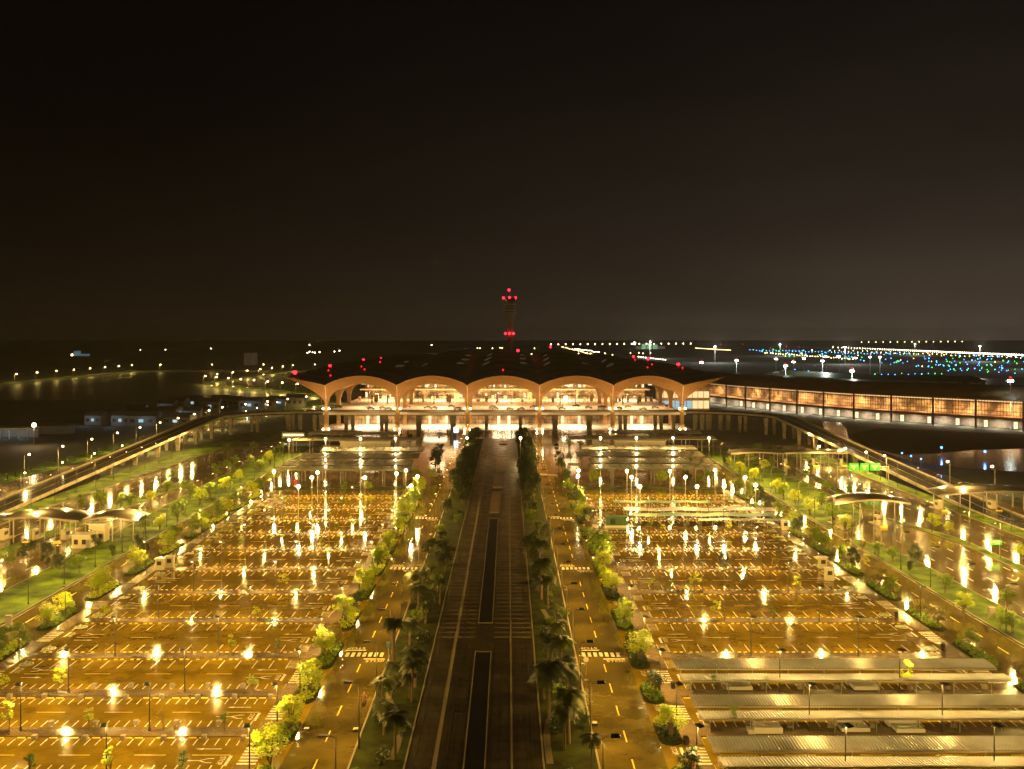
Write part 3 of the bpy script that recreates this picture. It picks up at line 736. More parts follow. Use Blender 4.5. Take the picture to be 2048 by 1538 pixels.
E = empty('elevated_road', (0, 0, 0), label='curved elevated road sweeping up to the departures level of the terminal', cat='viaduct')
def offs(P, d):
    out = []
    for i, p in enumerate(P):
        q_ = P[min(i+1, len(P)-1)]; o = P[max(i-1, 0)]; dx, dy = q_[0]-o[0], q_[1]-o[1]; l = sqrt(dx*dx+dy*dy)
        out.append((p[0]-dy/l*d, p[1]+dx/l*d, p[2]))
    return out
def loft(P, sec):
    """sec: closed list of (offset, dz)"""
    b = MB(); n = len(sec); cols = [[(p[0], p[1], p[2]+dz) for p in offs(P, d)] for d, dz in sec]
    vs = [cols[j][i] for i in range(len(P)) for j in range(n)]
    return b.add(vs, [(i*n+j, i*n+(j+1) % n, (i+1)*n+(j+1) % n, (i+1)*n+j) for i in range(len(P)-1) for j in range(n)])
WD = 4.7
loft(PATH, [(-WD, 0), (WD, 0), (WD, -.5), (2.2, -1.25), (-2.2, -1.25), (-WD, -.5)]).build('road_deck', M['ramp'], E)
for s in (-1, 1):
    loft(PATH, [(s*WD, -.55), (s*(WD+.3), -.55), (s*(WD+.3), .42), (s*WD, .42)]).build('parapet', M['concrete'], E)
MB().box(-94, 91, 512.4, 521.6, 9.24, 9.27).build('stopping_lane', M['floor_in'], E)
w_ = loft(PATH, [(-.08, .012), (.08, .012)]); w_.build('centre_line', M['white'], E)
n_p = 0
def pier(x, y, z, nx, ny, w=1.0):
    if z < 3: return
    for s in (-2.3, 2.3):
        cx_, cy_ = x+nx*s, y+ny*s
        MB().add([(cx_-.62, cy_-.6, 0), (cx_+.62, cy_-.6, 0), (cx_+.62, cy_+.6, 0), (cx_-.62, cy_+.6, 0), (cx_-.95, cy_-.8, z-1.2), (cx_+.95, cy_-.8, z-1.2), (cx_+.95, cy_+.8, z-1.2), (cx_-.95, cy_+.8, z-1.2)],
                 [(0, 1, 5, 4), (1, 2, 6, 5), (2, 3, 7, 6), (3, 0, 4, 7)]).build('pier', M['concrete'], E)
for side in (Lp, Rp):
    acc = 0
    for i in range(1, len(side)):
        a, c = side[i-1], side[i]; l = sqrt((c[0]-a[0])**2+(c[1]-a[1])**2); acc += l
        if acc > 17 and c[2] > 3.4:
            acc = 0; pier(c[0], c[1], c[2], (c[1]-a[1])/l*-1, (c[0]-a[0])/l)
for px in (585, 601, 630, 643, 693, 706, 764, 773, 838, 906, 973, 1041, 1110, 1178, 1240, 1250, 1310, 1322, 1390, 1404, 1440, 1456):
    x = xd(px, 514); w_ = 1.6 if px in (838, 906, 1110, 1178) else 1.0
    MB().add([(x-w_*.8, 512.6, 0), (x+w_*.8, 512.6, 0), (x+w_*.8, 514.4, 0), (x-w_*.8, 514.4, 0), (x-w_, 512.3, 7.9), (x+w_, 512.3, 7.9), (x+w_, 514.7, 7.9), (x-w_, 514.7, 7.9)],
             [(0, 1, 5, 4), (1, 2, 6, 5), (2, 3, 7, 6), (3, 0, 4, 7)]).build('pier', M['concrete'], E)

# ------------------------------------------------------------------ right pier of the terminal
P = empty('boarding_pier', (0, 0, 0), label='long curved boarding pier with dark roof and amber glass on the right', cat='building')
BL = [(128, 760), (143, 710), (158, 664), (179, 619), (200, 578), (230, 541), (261, 506), (300, 470), (345, 435)]
def curve(Pt, n=6):
    out = []
    for i in range(len(Pt)-1):
        p0, p1, p2, p3 = Pt[max(i-1, 0)], Pt[i], Pt[i+1], Pt[min(i+2, len(Pt)-1)]
        for k in range(n):
            t = k/n; out.append(tuple(.5*((2*p1[j])+(-p0[j]+p2[j])*t+(2*p0[j]-5*p1[j]+4*p2[j]-p3[j])*t*t+(-p0[j]+3*p1[j]-3*p2[j]+p3[j])*t**3) for j in range(2)))
    return out+[Pt[-1]]
BC = [(x, y, 0) for x, y in curve(BL)]
loft(BC, [(-2.5, 15.6), (8, 18.6), (22, 21.2), (36, 21.5), (52, 16), (50, 15), (-2.3, 15.0)]).build('roof', M['pier_roof'], P, smooth=False)
loft(BC, [(0, 6.6), (0, 5.4), (40, 5.4), (40, 6.6)]).build('floor_slab', M['bronze_d'], P)
loft(BC, [(14, 6.7), (14, 15), (14.3, 15), (14.3, 6.7)]).build('inner_wall', M['pier_in'], P)
loft(BC, [(12, 0), (12, 5.3), (12.3, 5.3), (12.3, 0)]).build('lower_wall', M['concrete'], P)
loft(BC, [(.1, 6.7), (.1, 15)]).build('glass_wall', M['glass'], P)
o = offs(BC, -.3); b = MB(); b2 = MB()
for i in range(0, len(o)-1):
    for t in range(5):
        x, y = o[i][0]+(o[i+1][0]-o[i][0])*t/5, o[i][1]+(o[i+1][1]-o[i][1])*t/5
        if i % 3 == 0 and t == 0: MB().box(x-.45, x+.45, y-.45, y+.45, 0, 15.2).build('pier_column', M['bronze_d'], P)
        else: b2.box(x-.09, x+.09, y-.09, y+.09, 6.6, 15)

for z_ in (9.2, 11.4, 13.6): b2.add(*[(lambda m_: (m_.v, m_.f))(loft(BC, [(-.3, z_), (-.1, z_), (-.1, z_+.2), (-.3, z_+.2)]))][0])
b2.build('glass_wall_frame', M['bronze_d'], P)
loft(BC, [(3, 14.2), (3, 14.5), (9, 14.5), (9, 14.2)]).build('ceiling_rail', M['win_warm'], P)
LD_P = light('pier_light', 'AREA', 6500, (1, .62, .28), 8); LD_PL = light('pier_low_light', 'AREA', 3600, (1, .84, .62), 5)
oc = offs(BC, 6.5)
for i in range(2, len(oc), 3): put_light(LD_P, (oc[i][0], oc[i][1], 14.0), P)
for i in range(4, len(oc), 2): put_light(LD_PL, (oc[i][0], oc[i][1], 5.0), P)
for i in range(9, len(BC)-1, 2):
    x, y = offs(BC, 11.6)[i][:2]; MB().box(x-1, x+1, y-.4, y-.2, .1, 3.6).build('lit_door', M['win_hot'], P)
# link building between the hall and the pier
LK = empty('link_building', (0, 0, 0), label='low lit link building joining terminal hall and boarding pier', cat='building')
MB().box(96, 132, 648, 690, 15.4, 17).build('roof', M['pier_roof'], LK); MB().box(96, 131, 649, 650, 0, 15.4).build('wall', M['wall_in2'], LK)
for k in range(9):
    x = 97.5+k*3.7; MB().box(x, x+3.2, 648.2, 648.6, 8.5, 12.5).build('window', M['win_warm'], LK)
    MB().box(x, x+3.2, 648.2, 648.6, 1.5, 6.5).build('window', M['win_cool' if k < 6 else 'win_warm'], LK)
# far crescent pier
P2 = empty('far_pier', (0, 0, 0), label='distant crescent pier with pale lit roof on the apron behind', cat='building')
B2 = [(x, y, 0) for x, y in curve([(260, 1010), (285, 900), (320, 850), (365, 830), (400, 835)])]
loft(B2, [(0, 11), (20, 15), (40, 12), (40, 10.5), (0, 10.5)]).build('roof', mat('pale_roof', (.25, .23, .17), .5), P2)
loft(B2, [(2, 0), (2, 10.4), (3, 10.4), (3, 0)]).build('wall', M['wall_in'], P2); loft(B2, [(1.6, 4), (1.6, 7)]).build('window', M['win_warm'], P2)
LD_AP = light('apron_light', 'POINT', 26000, (.8, 1, .8), 1)
# ------------------------------------------------------------------ control tower
TW = empty('control_tower', (xd(1020, 900), 900, 0), label='slender control tower ringed with red lights behind the terminal roof', cat='tower')
def zt(py): return H-(py-YH)*900/F
b = MB(); prof = [(0, 2.2), (zt(690), 2.2), (zt(665), 2.3), (zt(650), 3.0), (zt(636), 4.1), (zt(628), 5.2)]
mt = mat('tower_concrete', (.30, .27, .24), .7)
for k in range(len(prof)-1): b.cyl(0, 0, prof[k][0], prof[k+1][0], prof[k][1], prof[k+1][1], 12, False)
b.build('shaft', mt, TW); b = MB()
for a in range(12): b.cyl(2.3*cos(a*pi/6), 2.3*sin(a*pi/6), 0, zt(665), .18, .18, 4)
b.build('shaft_rib', mt, TW)
for k, (y0, y1, r) in enumerate(((628, 624.5, 5.6), (622, 618.5, 5.2), (616, 613.5, 5.0), (611, 608, 5.4))):
    MB().cyl(0, 0, zt(y0), zt(y1), r, r*1.02, 16).build('gallery', mt, TW)
MB().cyl(0, 0, zt(628), zt(604), 4.0, 4.3, 12).build('core', M['bronze_d'], TW)
MB().cyl(0, 0, zt(604), zt(596), 4.6, 5.6, 12).build('cab', mat('cab_glass', (.03, .03, .035), .15), TW)
MB().cyl(0, 0, zt(596), zt(592), 5.9, 3.8, 12).build('cab_roof', mt, TW)
MB().cyl(0, 0, zt(592), zt(581), .3, .15, 6).build('mast', mt, TW)
RL = MB().sphere((0, 0, 0), 1.15).mesh('tower_beacon', M['red'])
for (px, py, dy) in ((1018, 580, 0), (1007, 596, -2), (1019, 595.5, -6.2), (1031, 595.5, -2), (1011, 667, -2), (1019, 667, -3.5), (1027, 667, -2)):
    part('warning_light', RL, TW, (xd(px, 900)-xd(1020, 900), dy, zt(py)))
    if px != 1019 and py < 600: put_light(LD_RED, ((xd(px, 900)-xd(1020, 900))*1.5, dy-1.5, zt(py)), TW)
MB().box(-3.8, 3.8, -2.4, -2.1, zt(667)-.3, zt(667)+.0).build('beacon_bracket', M['dark'], TW)

# ================================================================== VEGETATION
def leaves(b, c, r, n, sz, flat=.75):
    for _ in range(n):
        while True:
            p = [random.uniform(-1, 1) for _ in range(3)]; l = sum(t*t for t in p)
            if .25 < l < 1: break
        x, y, z = c[0]+p[0]*r, c[1]+p[1]*r, c[2]+p[2]*r*flat
        a = random.uniform(0, 2*pi); t = random.uniform(-.9, .9); s = sz*random.uniform(.6, 1.3)
        ux, uy, uz = cos(a)*s, sin(a)*s, random.uniform(-.4, .4)*s; wx, wy, wz = -sin(a)*s*cos(t)*.6, cos(a)*s*cos(t)*.6, sin(t)*s*.6
        b.add([(x-ux, y-uy, z-uz), (x+wx, y+wy, z+wz), (x+ux, y+uy, z+uz), (x-wx, y-wy, z-wz)], [(0, 1, 2, 3)])
def tree_mesh(h, r, trunk, nclump, nleaf, sz, spread=.75, multi=1):
    c = MB(); t = MB()
    cl = []
    for k in range(nclump):
        a = random.uniform(0, 2*pi); rr = r*spread*sqrt(random.random()); z = trunk+(h-trunk)*random.uniform(.12, .88)
        rr *= (1-.45*max(0, (z-trunk)/(h-trunk)-.4)/.6)
        cl.append((rr*cos(a), rr*sin(a), z))
    for p in cl: leaves(c, p, r*random.uniform(.26, .46), nleaf//nclump, sz)
    for m_ in range(multi):
        a = 2*pi*m_/multi; o = .12*(multi > 1)
        t.tube([(o*cos(a), o*sin(a), 0), (o*2*cos(a), o*2*sin(a), trunk*.7), (o*3*cos(a), o*3*sin(a), trunk+(h-trunk)*.5)], [.11*h/5, .08*h/5, .03*h/5], 6)
    for p in cl[::2]: t.tube([(0, 0, trunk*.75), (p[0]*.5, p[1]*.5, trunk*.75+(p[2]-trunk*.75)*.6), p], [.05*h/5, .035*h/5, .015], 4)
    return c, t
VAR = {}
def variant(key, mats, n, **kw):
    VAR[key] = []
    for i in range(n):
        c, t = tree_mesh(**kw); VAR[key].append((c.mesh('crown', M[mats]), t.mesh('trunk', M['bark'])))
variant('bright', 'leaf_y', 4, h=4.6, r=2.1, trunk=1.2, nclump=16, nleaf=1700, sz=.16, multi=3)
variant('green', 'leaf_g', 4, h=4.6, r=2.1, trunk=1.3, nclump=15, nleaf=1500, sz=.16, multi=2)
variant('dark', 'leaf_d', 3, h=6.6, r=2.5, trunk=1.8, nclump=18, nleaf=1700, sz=.20, multi=1)
variant('rust', 'leaf_o', 2, h=4.0, r=1.8, trunk=1.0, nclump=13, nleaf=1100, sz=.15, multi=3)
variant('young', 'leaf_y', 4, h=2.9, r=.85, trunk=1.0, nclump=8, nleaf=240, sz=.12, spread=.8)
variant('young_g', 'leaf_g', 2, h=2.6, r=.65, trunk=.9, nclump=9, nleaf=300, sz=.12, spread=.6)
variant('bare', 'leaf_o', 2, h=2.8, r=1.0, trunk=1.0, nclump=9, nleaf=36, sz=.09, spread=.9)
def palm_mesh(h, r, nf, droop, big=False):
    c = MB(); t = MB()
    t.tube([(0, 0, 0), (.06, 0, h*.5), (.0, .05, h)], [.20, .15, .13] if not big else [.34, .27, .25], 7)
    for k in range(nf):
        a = 2*pi*k/nf+random.uniform(-.2, .2); e = random.uniform(-.35, 1.0); L_ = r*random.uniform(.85, 1.1); prev = None; pts = []
        for j in range(7):
            s = j/6; rr = L_*s*cos(e*(1-s*.5)); z = h+L_*(sin(e)*s-droop*s*s); pts.append((rr*cos(a), rr*sin(a), z))
        for j in range(6):
            p, q_ = pts[j], pts[j+1]; w0 = .30*sin(pi*min(1, .15+j/6.5))*r/1.6
            for sd in (-1, 1):
                for m_ in range(3):
                    f0 = m_/3; x, y, z = (p[i]+(q_[i]-p[i])*f0 for i in range(3))
                    tx, ty = -sin(a)*sd*w0*2, cos(a)*sd*w0*2
                    c.add([(x, y, z), (x+(q_[0]-p[0])*.3, y+(q_[1]-p[1])*.3, z+(q_[2]-p[2])*.3), (x+tx+cos(a)*w0, y+ty+sin(a)*w0, z-w0*.8)], [(0, 1, 2)])
    if big: 
        for k in range(70): a = random.uniform(0, 6.28); z = random.uniform(.5, h*.95); t.box(.3*cos(a)-.05, .3*cos(a)+.05, .3*sin(a)-.05, .3*sin(a)+.05, z, z+.12)
    return c.mesh('crown', M['palm']), t.mesh('trunk', M['bark'])
VAR['palm'] = [palm_mesh(4.2, 1.9, 26, .75), palm_mesh(3.4, 1.7, 24, .85), palm_mesh(5.4, 2.0, 28, .7)]
VAR['bigpalm'] = [palm_mesh(7.8, 1.9, 34, .6, True)]
NAME = {'bright': 'broadleaf_tree', 'green': 'broadleaf_tree', 'dark': 'broadleaf_tree', 'rust': 'broadleaf_tree', 'young': 'young_tree', 'young_g': 'young_tree', 'bare': 'bare_sapling', 'palm': 'palm_tree', 'bigpalm': 'date_palm'}
def plant(key, x, y, sc, label, group, z=.13):
    c, t = random.choice(VAR[key])
    o = empty(NAME[key], (x, y, z), random.uniform(0, 6.28), sc*random.uniform(.95, 1.05), label=label, cat='palm' if 'palm' in key else 'tree', group=group)
    part('crown', c, o); part('trunk', t, o); return o
DESC = {'bright': 'bright yellow-green tree', 'green': 'green leafy tree', 'dark': 'dark leafy tree', 'rust': 'reddish brown leafy tree'}
# trees on the four planted island lines: (x, side text)
def island_line(x, where, spec, grp):
    for i, (D, key, sc, dx) in enumerate(spec):
        plant(key, x+dx, D, sc, f'{DESC[key]} on island {where}, {od(i)} from camera', grp, .16)
island_line(-26.6, 'left of the left boulevard', [(110.5, 'bright', 1.05, .2), (120.4, 'bright', 1.0, .5), (133.5, 'bright', .95, .1), (136.3, 'green', .7, -.6), (148.3, 'bright', .95, -.5), (153.0, 'rust', .95, .4), (166, 'bright', 1.0, -.4), (171, 'dark', .6, .4), (184.5, 'bright', 1.05, .1), (188.5, 'green', .95, .5), (203.5, 'green', 1.1, .2), (208, 'bright', 1.0, .3), (221, 'bright', 1.1, 0), (226, 'rust', 1.0, .2), (240, 'bright', 1.1, .3), (246, 'green', 1.0, 0), (259, 'bright', 1.2, 0), (266, 'green', 1.1, 0), (279, 'green', 1.2, 0), (285, 'bright', 1.1, .2), (300, 'bright', 1.3, 0), (330, 'bright', .9, 1.5), (352, 'dark', 1.1, 1), (365, 'dark', 1.2, 1), (380, 'dark', 1.1, .6)], 'trees on the islands left of the left boulevard')
island_line(19.1, 'right of the right boulevard', [(106, 'dark', .62, .3), (118.3, 'bright', .95, .2), (131.5, 'dark', .62, .3), (146.8, 'bright', .95, .2), (150.5, 'dark', .5, -.6), (165, 'bright', .9, .2), (168.5, 'green', .8, .3), (184, 'bright', .95, .2), (189, 'bright', .9, -.3), (203, 'bright', 1.0, .2), (208.5, 'green', 1.5, 0), (214, 'dark', .9, 0), (226, 'green', 1.0, -.3), (239, 'rust', 1.0, 0), (245, 'dark', .9, .4), (258, 'bright', 1.1, 0), (266, 'green', 1.0, 0), (279, 'green', 1.3, 0), (300, 'green', 1.2, -.5), (325, 'green', 1.0, 0), (340, 'bright', .9, .5), (352, 'green', 1.1, 0), (366, 'dark', 1.0, -.5)], 'trees on the islands right of the right boulevard')
island_line(-75.5, 'beside the left ring road', [(119, 'bright', .75, .6), (134, 'green', .7, .5), (147.5, 'green', .7, .3), (164, 'bright', .9, 0), (170, 'bright', .85, -.2), (184, 'bright', 1.0, 0), (187.5, 'bright', 1.0, -.5), (204, 'bright', 1.0, 0), (209, 'dark', .7, -.4), (222, 'bright', 1.0, 0), (227, 'green', 1.0, 0), (241, 'green', 1.1, 0), (247, 'green', 1.0, .4), (259, 'green', 1.1, 0), (266, 'bright', 1.1, .4), (278, 'green', 1.2, 0), (296, 'bright', 1.1, 0), (304, 'green', 1.0, 0)], 'trees on the islands beside the left ring road')
island_line(70.0, 'beside the right ring road', [(137.5, 'rust', .7, .3), (152, 'green', .75, .9), (163.5, 'rust', .8, .3), (170.5, 'rust', .7, 0), (183, 'green', .8, 0), (189, 'rust', 1.0, .3), (203, 'dark', .75, 0), (208, 'green', .9, 0), (222, 'green', 1.0, 0), (228, 'green', .9, .2), (241, 'dark', .7, 0), (246, 'green', 1.1, 0), (259, 'green', 1.1, 0), (268, 'dark', .8, 0), (279, 'dark', .9, 0), (288, 'green', 1.1, 0), (303, 'green', 1.1, 0)], 'trees on the islands beside the right ring road')
# shrub beds under them, one hedge per island
def hedge(x0, x1, y0, y1, m, label, grp, dens=16, hh=.7):
    b = MB(); n = int((x1-x0)*(y1-y0)*dens)
    for _ in range(n):
        x, y = random.uniform(x0, x1), random.uniform(y0, y1); e = min(1, (y-y0)/1.5, (y1-y)/1.5); cx_ = (x0+x1)/2
        x = cx_+(x-cx_)*sqrt(max(.05, e)); z = .16+hh*random.random()*(.5+.5*sin(x*3.1+y*1.7)**2)
        a = random.uniform(0, 6.28); s = random.uniform(.10, .2)
        b.add([(x-cos(a)*s, y-sin(a)*s, z), (x+sin(a)*s*.7, y-cos(a)*s*.7, z+s*.7), (x+cos(a)*s, y+sin(a)*s, z+.05), (x-sin(a)*s*.7, y+cos(a)*s*.7, z-s*.6)], [(0, 1, 2, 3)])
    b.build('shrub_bed', M[m], label=label, cat='shrub bed', group=grp)
for (x0, x1, wh, ms) in ((-27.8, -25.5, 'left of the left boulevard', ('leaf_y', 'leaf_g')), (18.0, 20.3, 'right of the right boulevard', ('leaf_g', 'leaf_d')), (-76.8, -74.3, 'beside the left ring road', ('leaf_g', 'leaf_y')), (68.8, 71.2, 'beside the right ring road', ('leaf_g', 'leaf_g'))):
    lo = 103.2; k = 0
    for (a, c) in MOUTHS[1:]+[(311, 311)]:
        if a > 312: break
        if a-lo > 3:
            hedge(x0, x1, lo+.8, a-.6, ms[k % 2], f'low shrub bed on the island {wh}, {od(k)} from the camera', 'shrub beds on the islands '+wh, 26 if lo < 200 else 12); k += 1
        lo = c
# young trees on the lot sidewalks (photo pixel of the foot, size)
YT = [(13, 1383, 'young', 1.1), (113, 1390, 'young', 1.25), (214, 1238, 'young', 1.1), (295, 1241, 'bare', .6), (460, 1311, 'young', 1.1), (560, 1306, 'young_g', 1.0), (519, 1240, 'young_g', .5),
      (506, 1384, 'young', 1.0), (209, 1313, 'bare', .7), (180, 1462, 'young', 1.0), (322, 1469, 'bare', 1.1), (451, 1461, 'young_g', 1.0), (19, 1464, 'young', 1.3), (83, 1537, 'young_g', 1.2), (239, 1540, 'young', 1.2), (381, 1538, 'young_g', 1.15),
      (565, 1186, 'young', 1.2), (515, 1238, 'young', 1.0), (673, 1066, 'young_g', 1.1), (560, 1020, 'young', 1.1), (733, 1020, 'young', 1.2), (480, 1100, 'young_g', 1.0), (640, 1100, 'young', .9),
      (1303, 1184, 'young', 1.0), (1388, 1183, 'young', 1.3), (1590, 1183, 'young', 1.2), (1428, 1236, 'young', 1.2), (1540, 1236, 'young_g', .9), (1340, 1237, 'bare', .8), (1477, 1311, 'bare', 1.1), (1603, 1311, 'bare', .9), (1375, 1306, 'bare', .9), (1653, 1240, 'bare', 1.0),
      (1732, 1311, 'young_g', .4), (1530, 1388, 'young_g', 1.0), (1424, 1383, 'young_g', .9), (1465, 1462, 'young_g', 1.2), (1590, 1466, 'young_g', .7), (1908, 1466, 'bare', 1.1), (1820, 1387, 'young', 1.5), (1300, 1066, 'young_g', 1.3), (1456, 1066, 'young', 1.1), (1337, 1080, 'young', .8), (1475, 1035, 'young', 1.0), (1555, 1142, 'rust', .6), (1450, 1142, 'dark', .5), (1740, 1142, 'young', 1.1)]
KD = {'young': 'thin yellow-leaved young tree', 'young_g': 'slim green young tree', 'bare': 'nearly bare sapling', 'rust': 'small reddish tree', 'dark': 'small dark tree'}
cnt = {}
YT.sort(key=lambda t: -t[1])
for (px, py, key, sc) in YT:
    x, y, _ = g(px, py); sd = 'left' if x < 0 else 'right'
    k = min(range(len(ROWS)), key=lambda i: abs(ROWS[i]+1.3-y)); y = ROWS[k]+1.5
    cnt[(sd, k)] = cnt.get((sd, k), 0)+1
    plant(key, x, y, sc, f'{KD[key]}, {od(cnt[(sd,k)]-1)} on the {od(k)} sidewalk, {sd} car park', f'young trees in the {sd} car park')
# garden palms and dark trees flanking the central axis
GP = [(787, 1355, 'bigpalm', 1.0), (766, 1414, 'palm', 1.05), (768, 1472, 'palm', .85), (831, 1376, 'palm', 1.1), (824, 1405, 'palm', .95), (851, 1248, 'palm', 1.0), (836, 1225, 'palm', 1.15), (826, 1210, 'palm', 1.0),
      (1123, 1345, 'palm', 1.1), (1098, 1440, 'palm', 1.25), (1138, 1490, 'palm', 1.15), (1088, 1400, 'palm', 1.0), (1136, 1360, 'palm', .9), (1083, 1200, 'palm', 1.3), (1079, 1150, 'palm', 1.2), (1115, 1290, 'palm', .9), (1148, 1440, 'palm', 1.0), (1095, 1330, 'palm', .8), (1110, 1250, 'palm', .9)]
for i, (px, py, key, sc) in enumerate(sorted(GP, key=lambda t: -t[1])):
    x, y, _ = g(px, py); sd = 'left' if x < -3 else 'right'
    cnt[(sd, 'p')] = cnt.get((sd, 'p'), 0)+1
    plant(key, x, y, sc, ('tall shaggy date palm in the left garden strip by the boulevard' if key == 'bigpalm' else f'feather palm in the {sd} garden strip, {od(cnt[(sd,"p")]-1)} from the camera'), f'palms in the {sd} garden strip')
for sd, xa, xb in (('left', -16.9, -12.3), ('right', 4.6, 9.2)):
    D = 186; k = 0
    while D < 462:
        x = random.uniform(xa, xb); dense = D > 285
        key = 'dark' if dense or random.random() < .35 else ('palm' if random.random() < .5 else 'green')
        if 225 < D < 285 and random.random() < .4: D += 4; continue
        nm = {'dark': 'dark dense tree', 'palm': 'slender palm', 'green': 'green tree'}[key]
        plant(key, x, D, (1.0 if dense else .75)*random.uniform(.85, 1.15), f'{nm} beside the central axis, {od(k)} along the {sd} strip', f'trees of the {sd} garden strip')
        k += 1; D += random.uniform(3.4, 5.6) if dense else random.uniform(5, 9)
for sd, xa, xb in (('left', -17.0, -12.0), ('right', 4.4, 9.4)):
    D = 92; k = 0
    while D < 190:
        x = random.uniform(xa, xb); key = random.choice(('palm', 'palm', 'dark', 'green')); sc = random.uniform(.55, 1.0)
        if key != 'palm': sc *= .55
        plant(key, x, D, sc, f'{"dim feathery palm" if key == "palm" else "small dim shrub tree"} in the near half of the {sd} garden, {od(k)} from camera', f'near planting of the {sd} garden strip'); k += 1; D += random.uniform(3.5, 7.5)
    for j in range(9):
        y0 = 95+j*11.5+random.uniform(0, 5); x0 = random.uniform(xa-.3, xb-2.2)
        hedge(x0, x0+random.uniform(1.2, 2.4), y0, y0+random.uniform(3, 6), 'leaf_d' if j % 3 else 'leaf_g', f'dark ground shrub clump in the {sd} garden strip, {od(j)} from the camera', f'shrub clumps of the {sd} garden strip', 22, .6)
# trees on the lawns at both sides
SL = [(95, 1121, 'dark', .7), (120, 1150, 'dark', .75), (90, 1140, 'dark', .55), (159, 1146, 'green', .9), (55, 1130, 'dark', .9), (16, 1135, 'green', 1.0), (10, 1300, 'green', .9), (38, 1300, 'green', .95), (275, 1100, 'dark', .6), (225, 1120, 'dark', .5), (190, 1100, 'dark', .6),
      (243, 1020, 'green', 1.2), (260, 1018, 'green', 1.1), (200, 1020, 'green', 1.3), (160, 1020, 'green', 1.0), (355, 1047, 'green', 1.4), (365, 1030, 'green', 1.0), (302, 1008, 'bright', .9), (335, 990, 'green', 1.0), (367, 985, 'green', .9), (400, 1010, 'bright', 1.2), (420, 1000, 'green', 1.2), (380, 1000, 'green', 1.2),
      (340, 965, 'green', .9), (430, 955, 'green', 1.1), (455, 950, 'green', 1.2), (470, 935, 'green', 1.1), (440, 930, 'dark', .7), (500, 930, 'bright', 1.0), (540, 930, 'bright', 1.3), (520, 945, 'green', 1.1), (560, 905, 'green', 1.1), (505, 905, 'green', 1.0), (480, 965, 'bright', 1.1), (450, 985, 'bright', 1.2), (410, 1065, 'bright', .8), (320, 1060, 'bright', .9), (290, 1065, 'green', .8), (455, 910, 'green', 1.0), (550, 965, 'bright', 1.1)]
SR = [(1725, 1105, 'rust', .7), (1757, 1115, 'green', .8), (1786, 1125, 'green', .85), (1832, 1135, 'dark', .85), (1820, 1150, 'dark', .5), (1890, 1187, 'green', .9), (1927, 1230, 'bright', 1.0), (2015, 1225, 'green', .95), (2000, 1260, 'green', .8), (2025, 1268, 'green', .8),
      (1480, 950, 'bright', 1.1), (1508, 962, 'bright', 1.1), (1552, 985, 'bright', 1.0), (1567, 1000, 'green', 1.2), (1620, 1032, 'bright', 1.2), (1643, 1020, 'green', 1.2), (1668, 1052, 'green', 1.4), (1690, 1065, 'bright', 1.0), (1590, 1010, 'bright', 1.0), (1455, 935, 'bright', 1.0), (1475, 925, 'green', 1.2), (1500, 930, 'bright', 1.2), (1528, 945, 'bright', 1.2), (1545, 935, 'green', .9), (1620, 950, 'green', .8), (1600, 962, 'green', .7), (1580, 940, 'green', .8), (1560, 915, 'palm', 1.2), (1540, 912, 'palm', 1.2), (1515, 912, 'green', 1.2), (1630, 925, 'green', .9),
      (1868, 1060, 'bright', 1.0), (1898, 1070, 'bright', .7), (1655, 985, 'green', .9), (1700, 990, 'green', .8), (2045, 1120, 'bright', .8)]
for sd, lst in (('left', SL), ('right', SR)):
    lst.sort(key=lambda t: -t[1]); 
    for i, (px, py, key, sc) in enumerate(lst):
        x, y, _ = g(px, py)
        nm = {'palm': 'slender palm'}.get(key, DESC.get(key))
        plant(key, x, y, sc*.92, f'{nm} on the lawns by the {sd} approach roads, {od(i)} from the camera', f'trees on the {sd} approach lawns')
# small trees around the bus canopies
for sd, lst in (('left', [(661, 893, 'young', 2.0), (784, 893, 'bright', .8), (714, 900, 'green', .8), (744, 900, 'green', .8), (787, 905, 'green', .9), (820, 893, 'dark', .8), (640, 955, 'young', 1.8), (720, 955, 'bright', .9), (750, 965, 'rust', .8), (772, 960, 'young_g', 2.2), (600, 960, 'green', 1.0), (580, 955, 'green', 1.0), (690, 985, 'green', .7), (735, 985, 'bright', .8), (830, 958, 'bright', .8)]),
                ('right', [(1138, 897, 'bright', 1.1), (1160, 900, 'green', .9), (1262, 892, 'bright', .8), (1260, 905, 'young', 1.6), (1186, 968, 'bright', 1.0), (1262, 966, 'young', 2.0), (1322, 972, 'bright', 1.15), (1372, 972, 'dark', .8), (1420, 965, 'green', 1.1), (1400, 970, 'green', .8), (1402, 892, 'green', .9), (1252, 985, 'young_g', 1.4), (1450, 935, 'dark', .7)])):
    for i, (px, py, key, sc) in enumerate(sorted(lst, key=lambda t: -t[1])):
        x, y, _ = g(px, py); plant(key, x, y, sc, f'small lit tree among the {sd} forecourt canopies, {od(i)} from the camera', f'trees among the {sd} forecourt canopies')

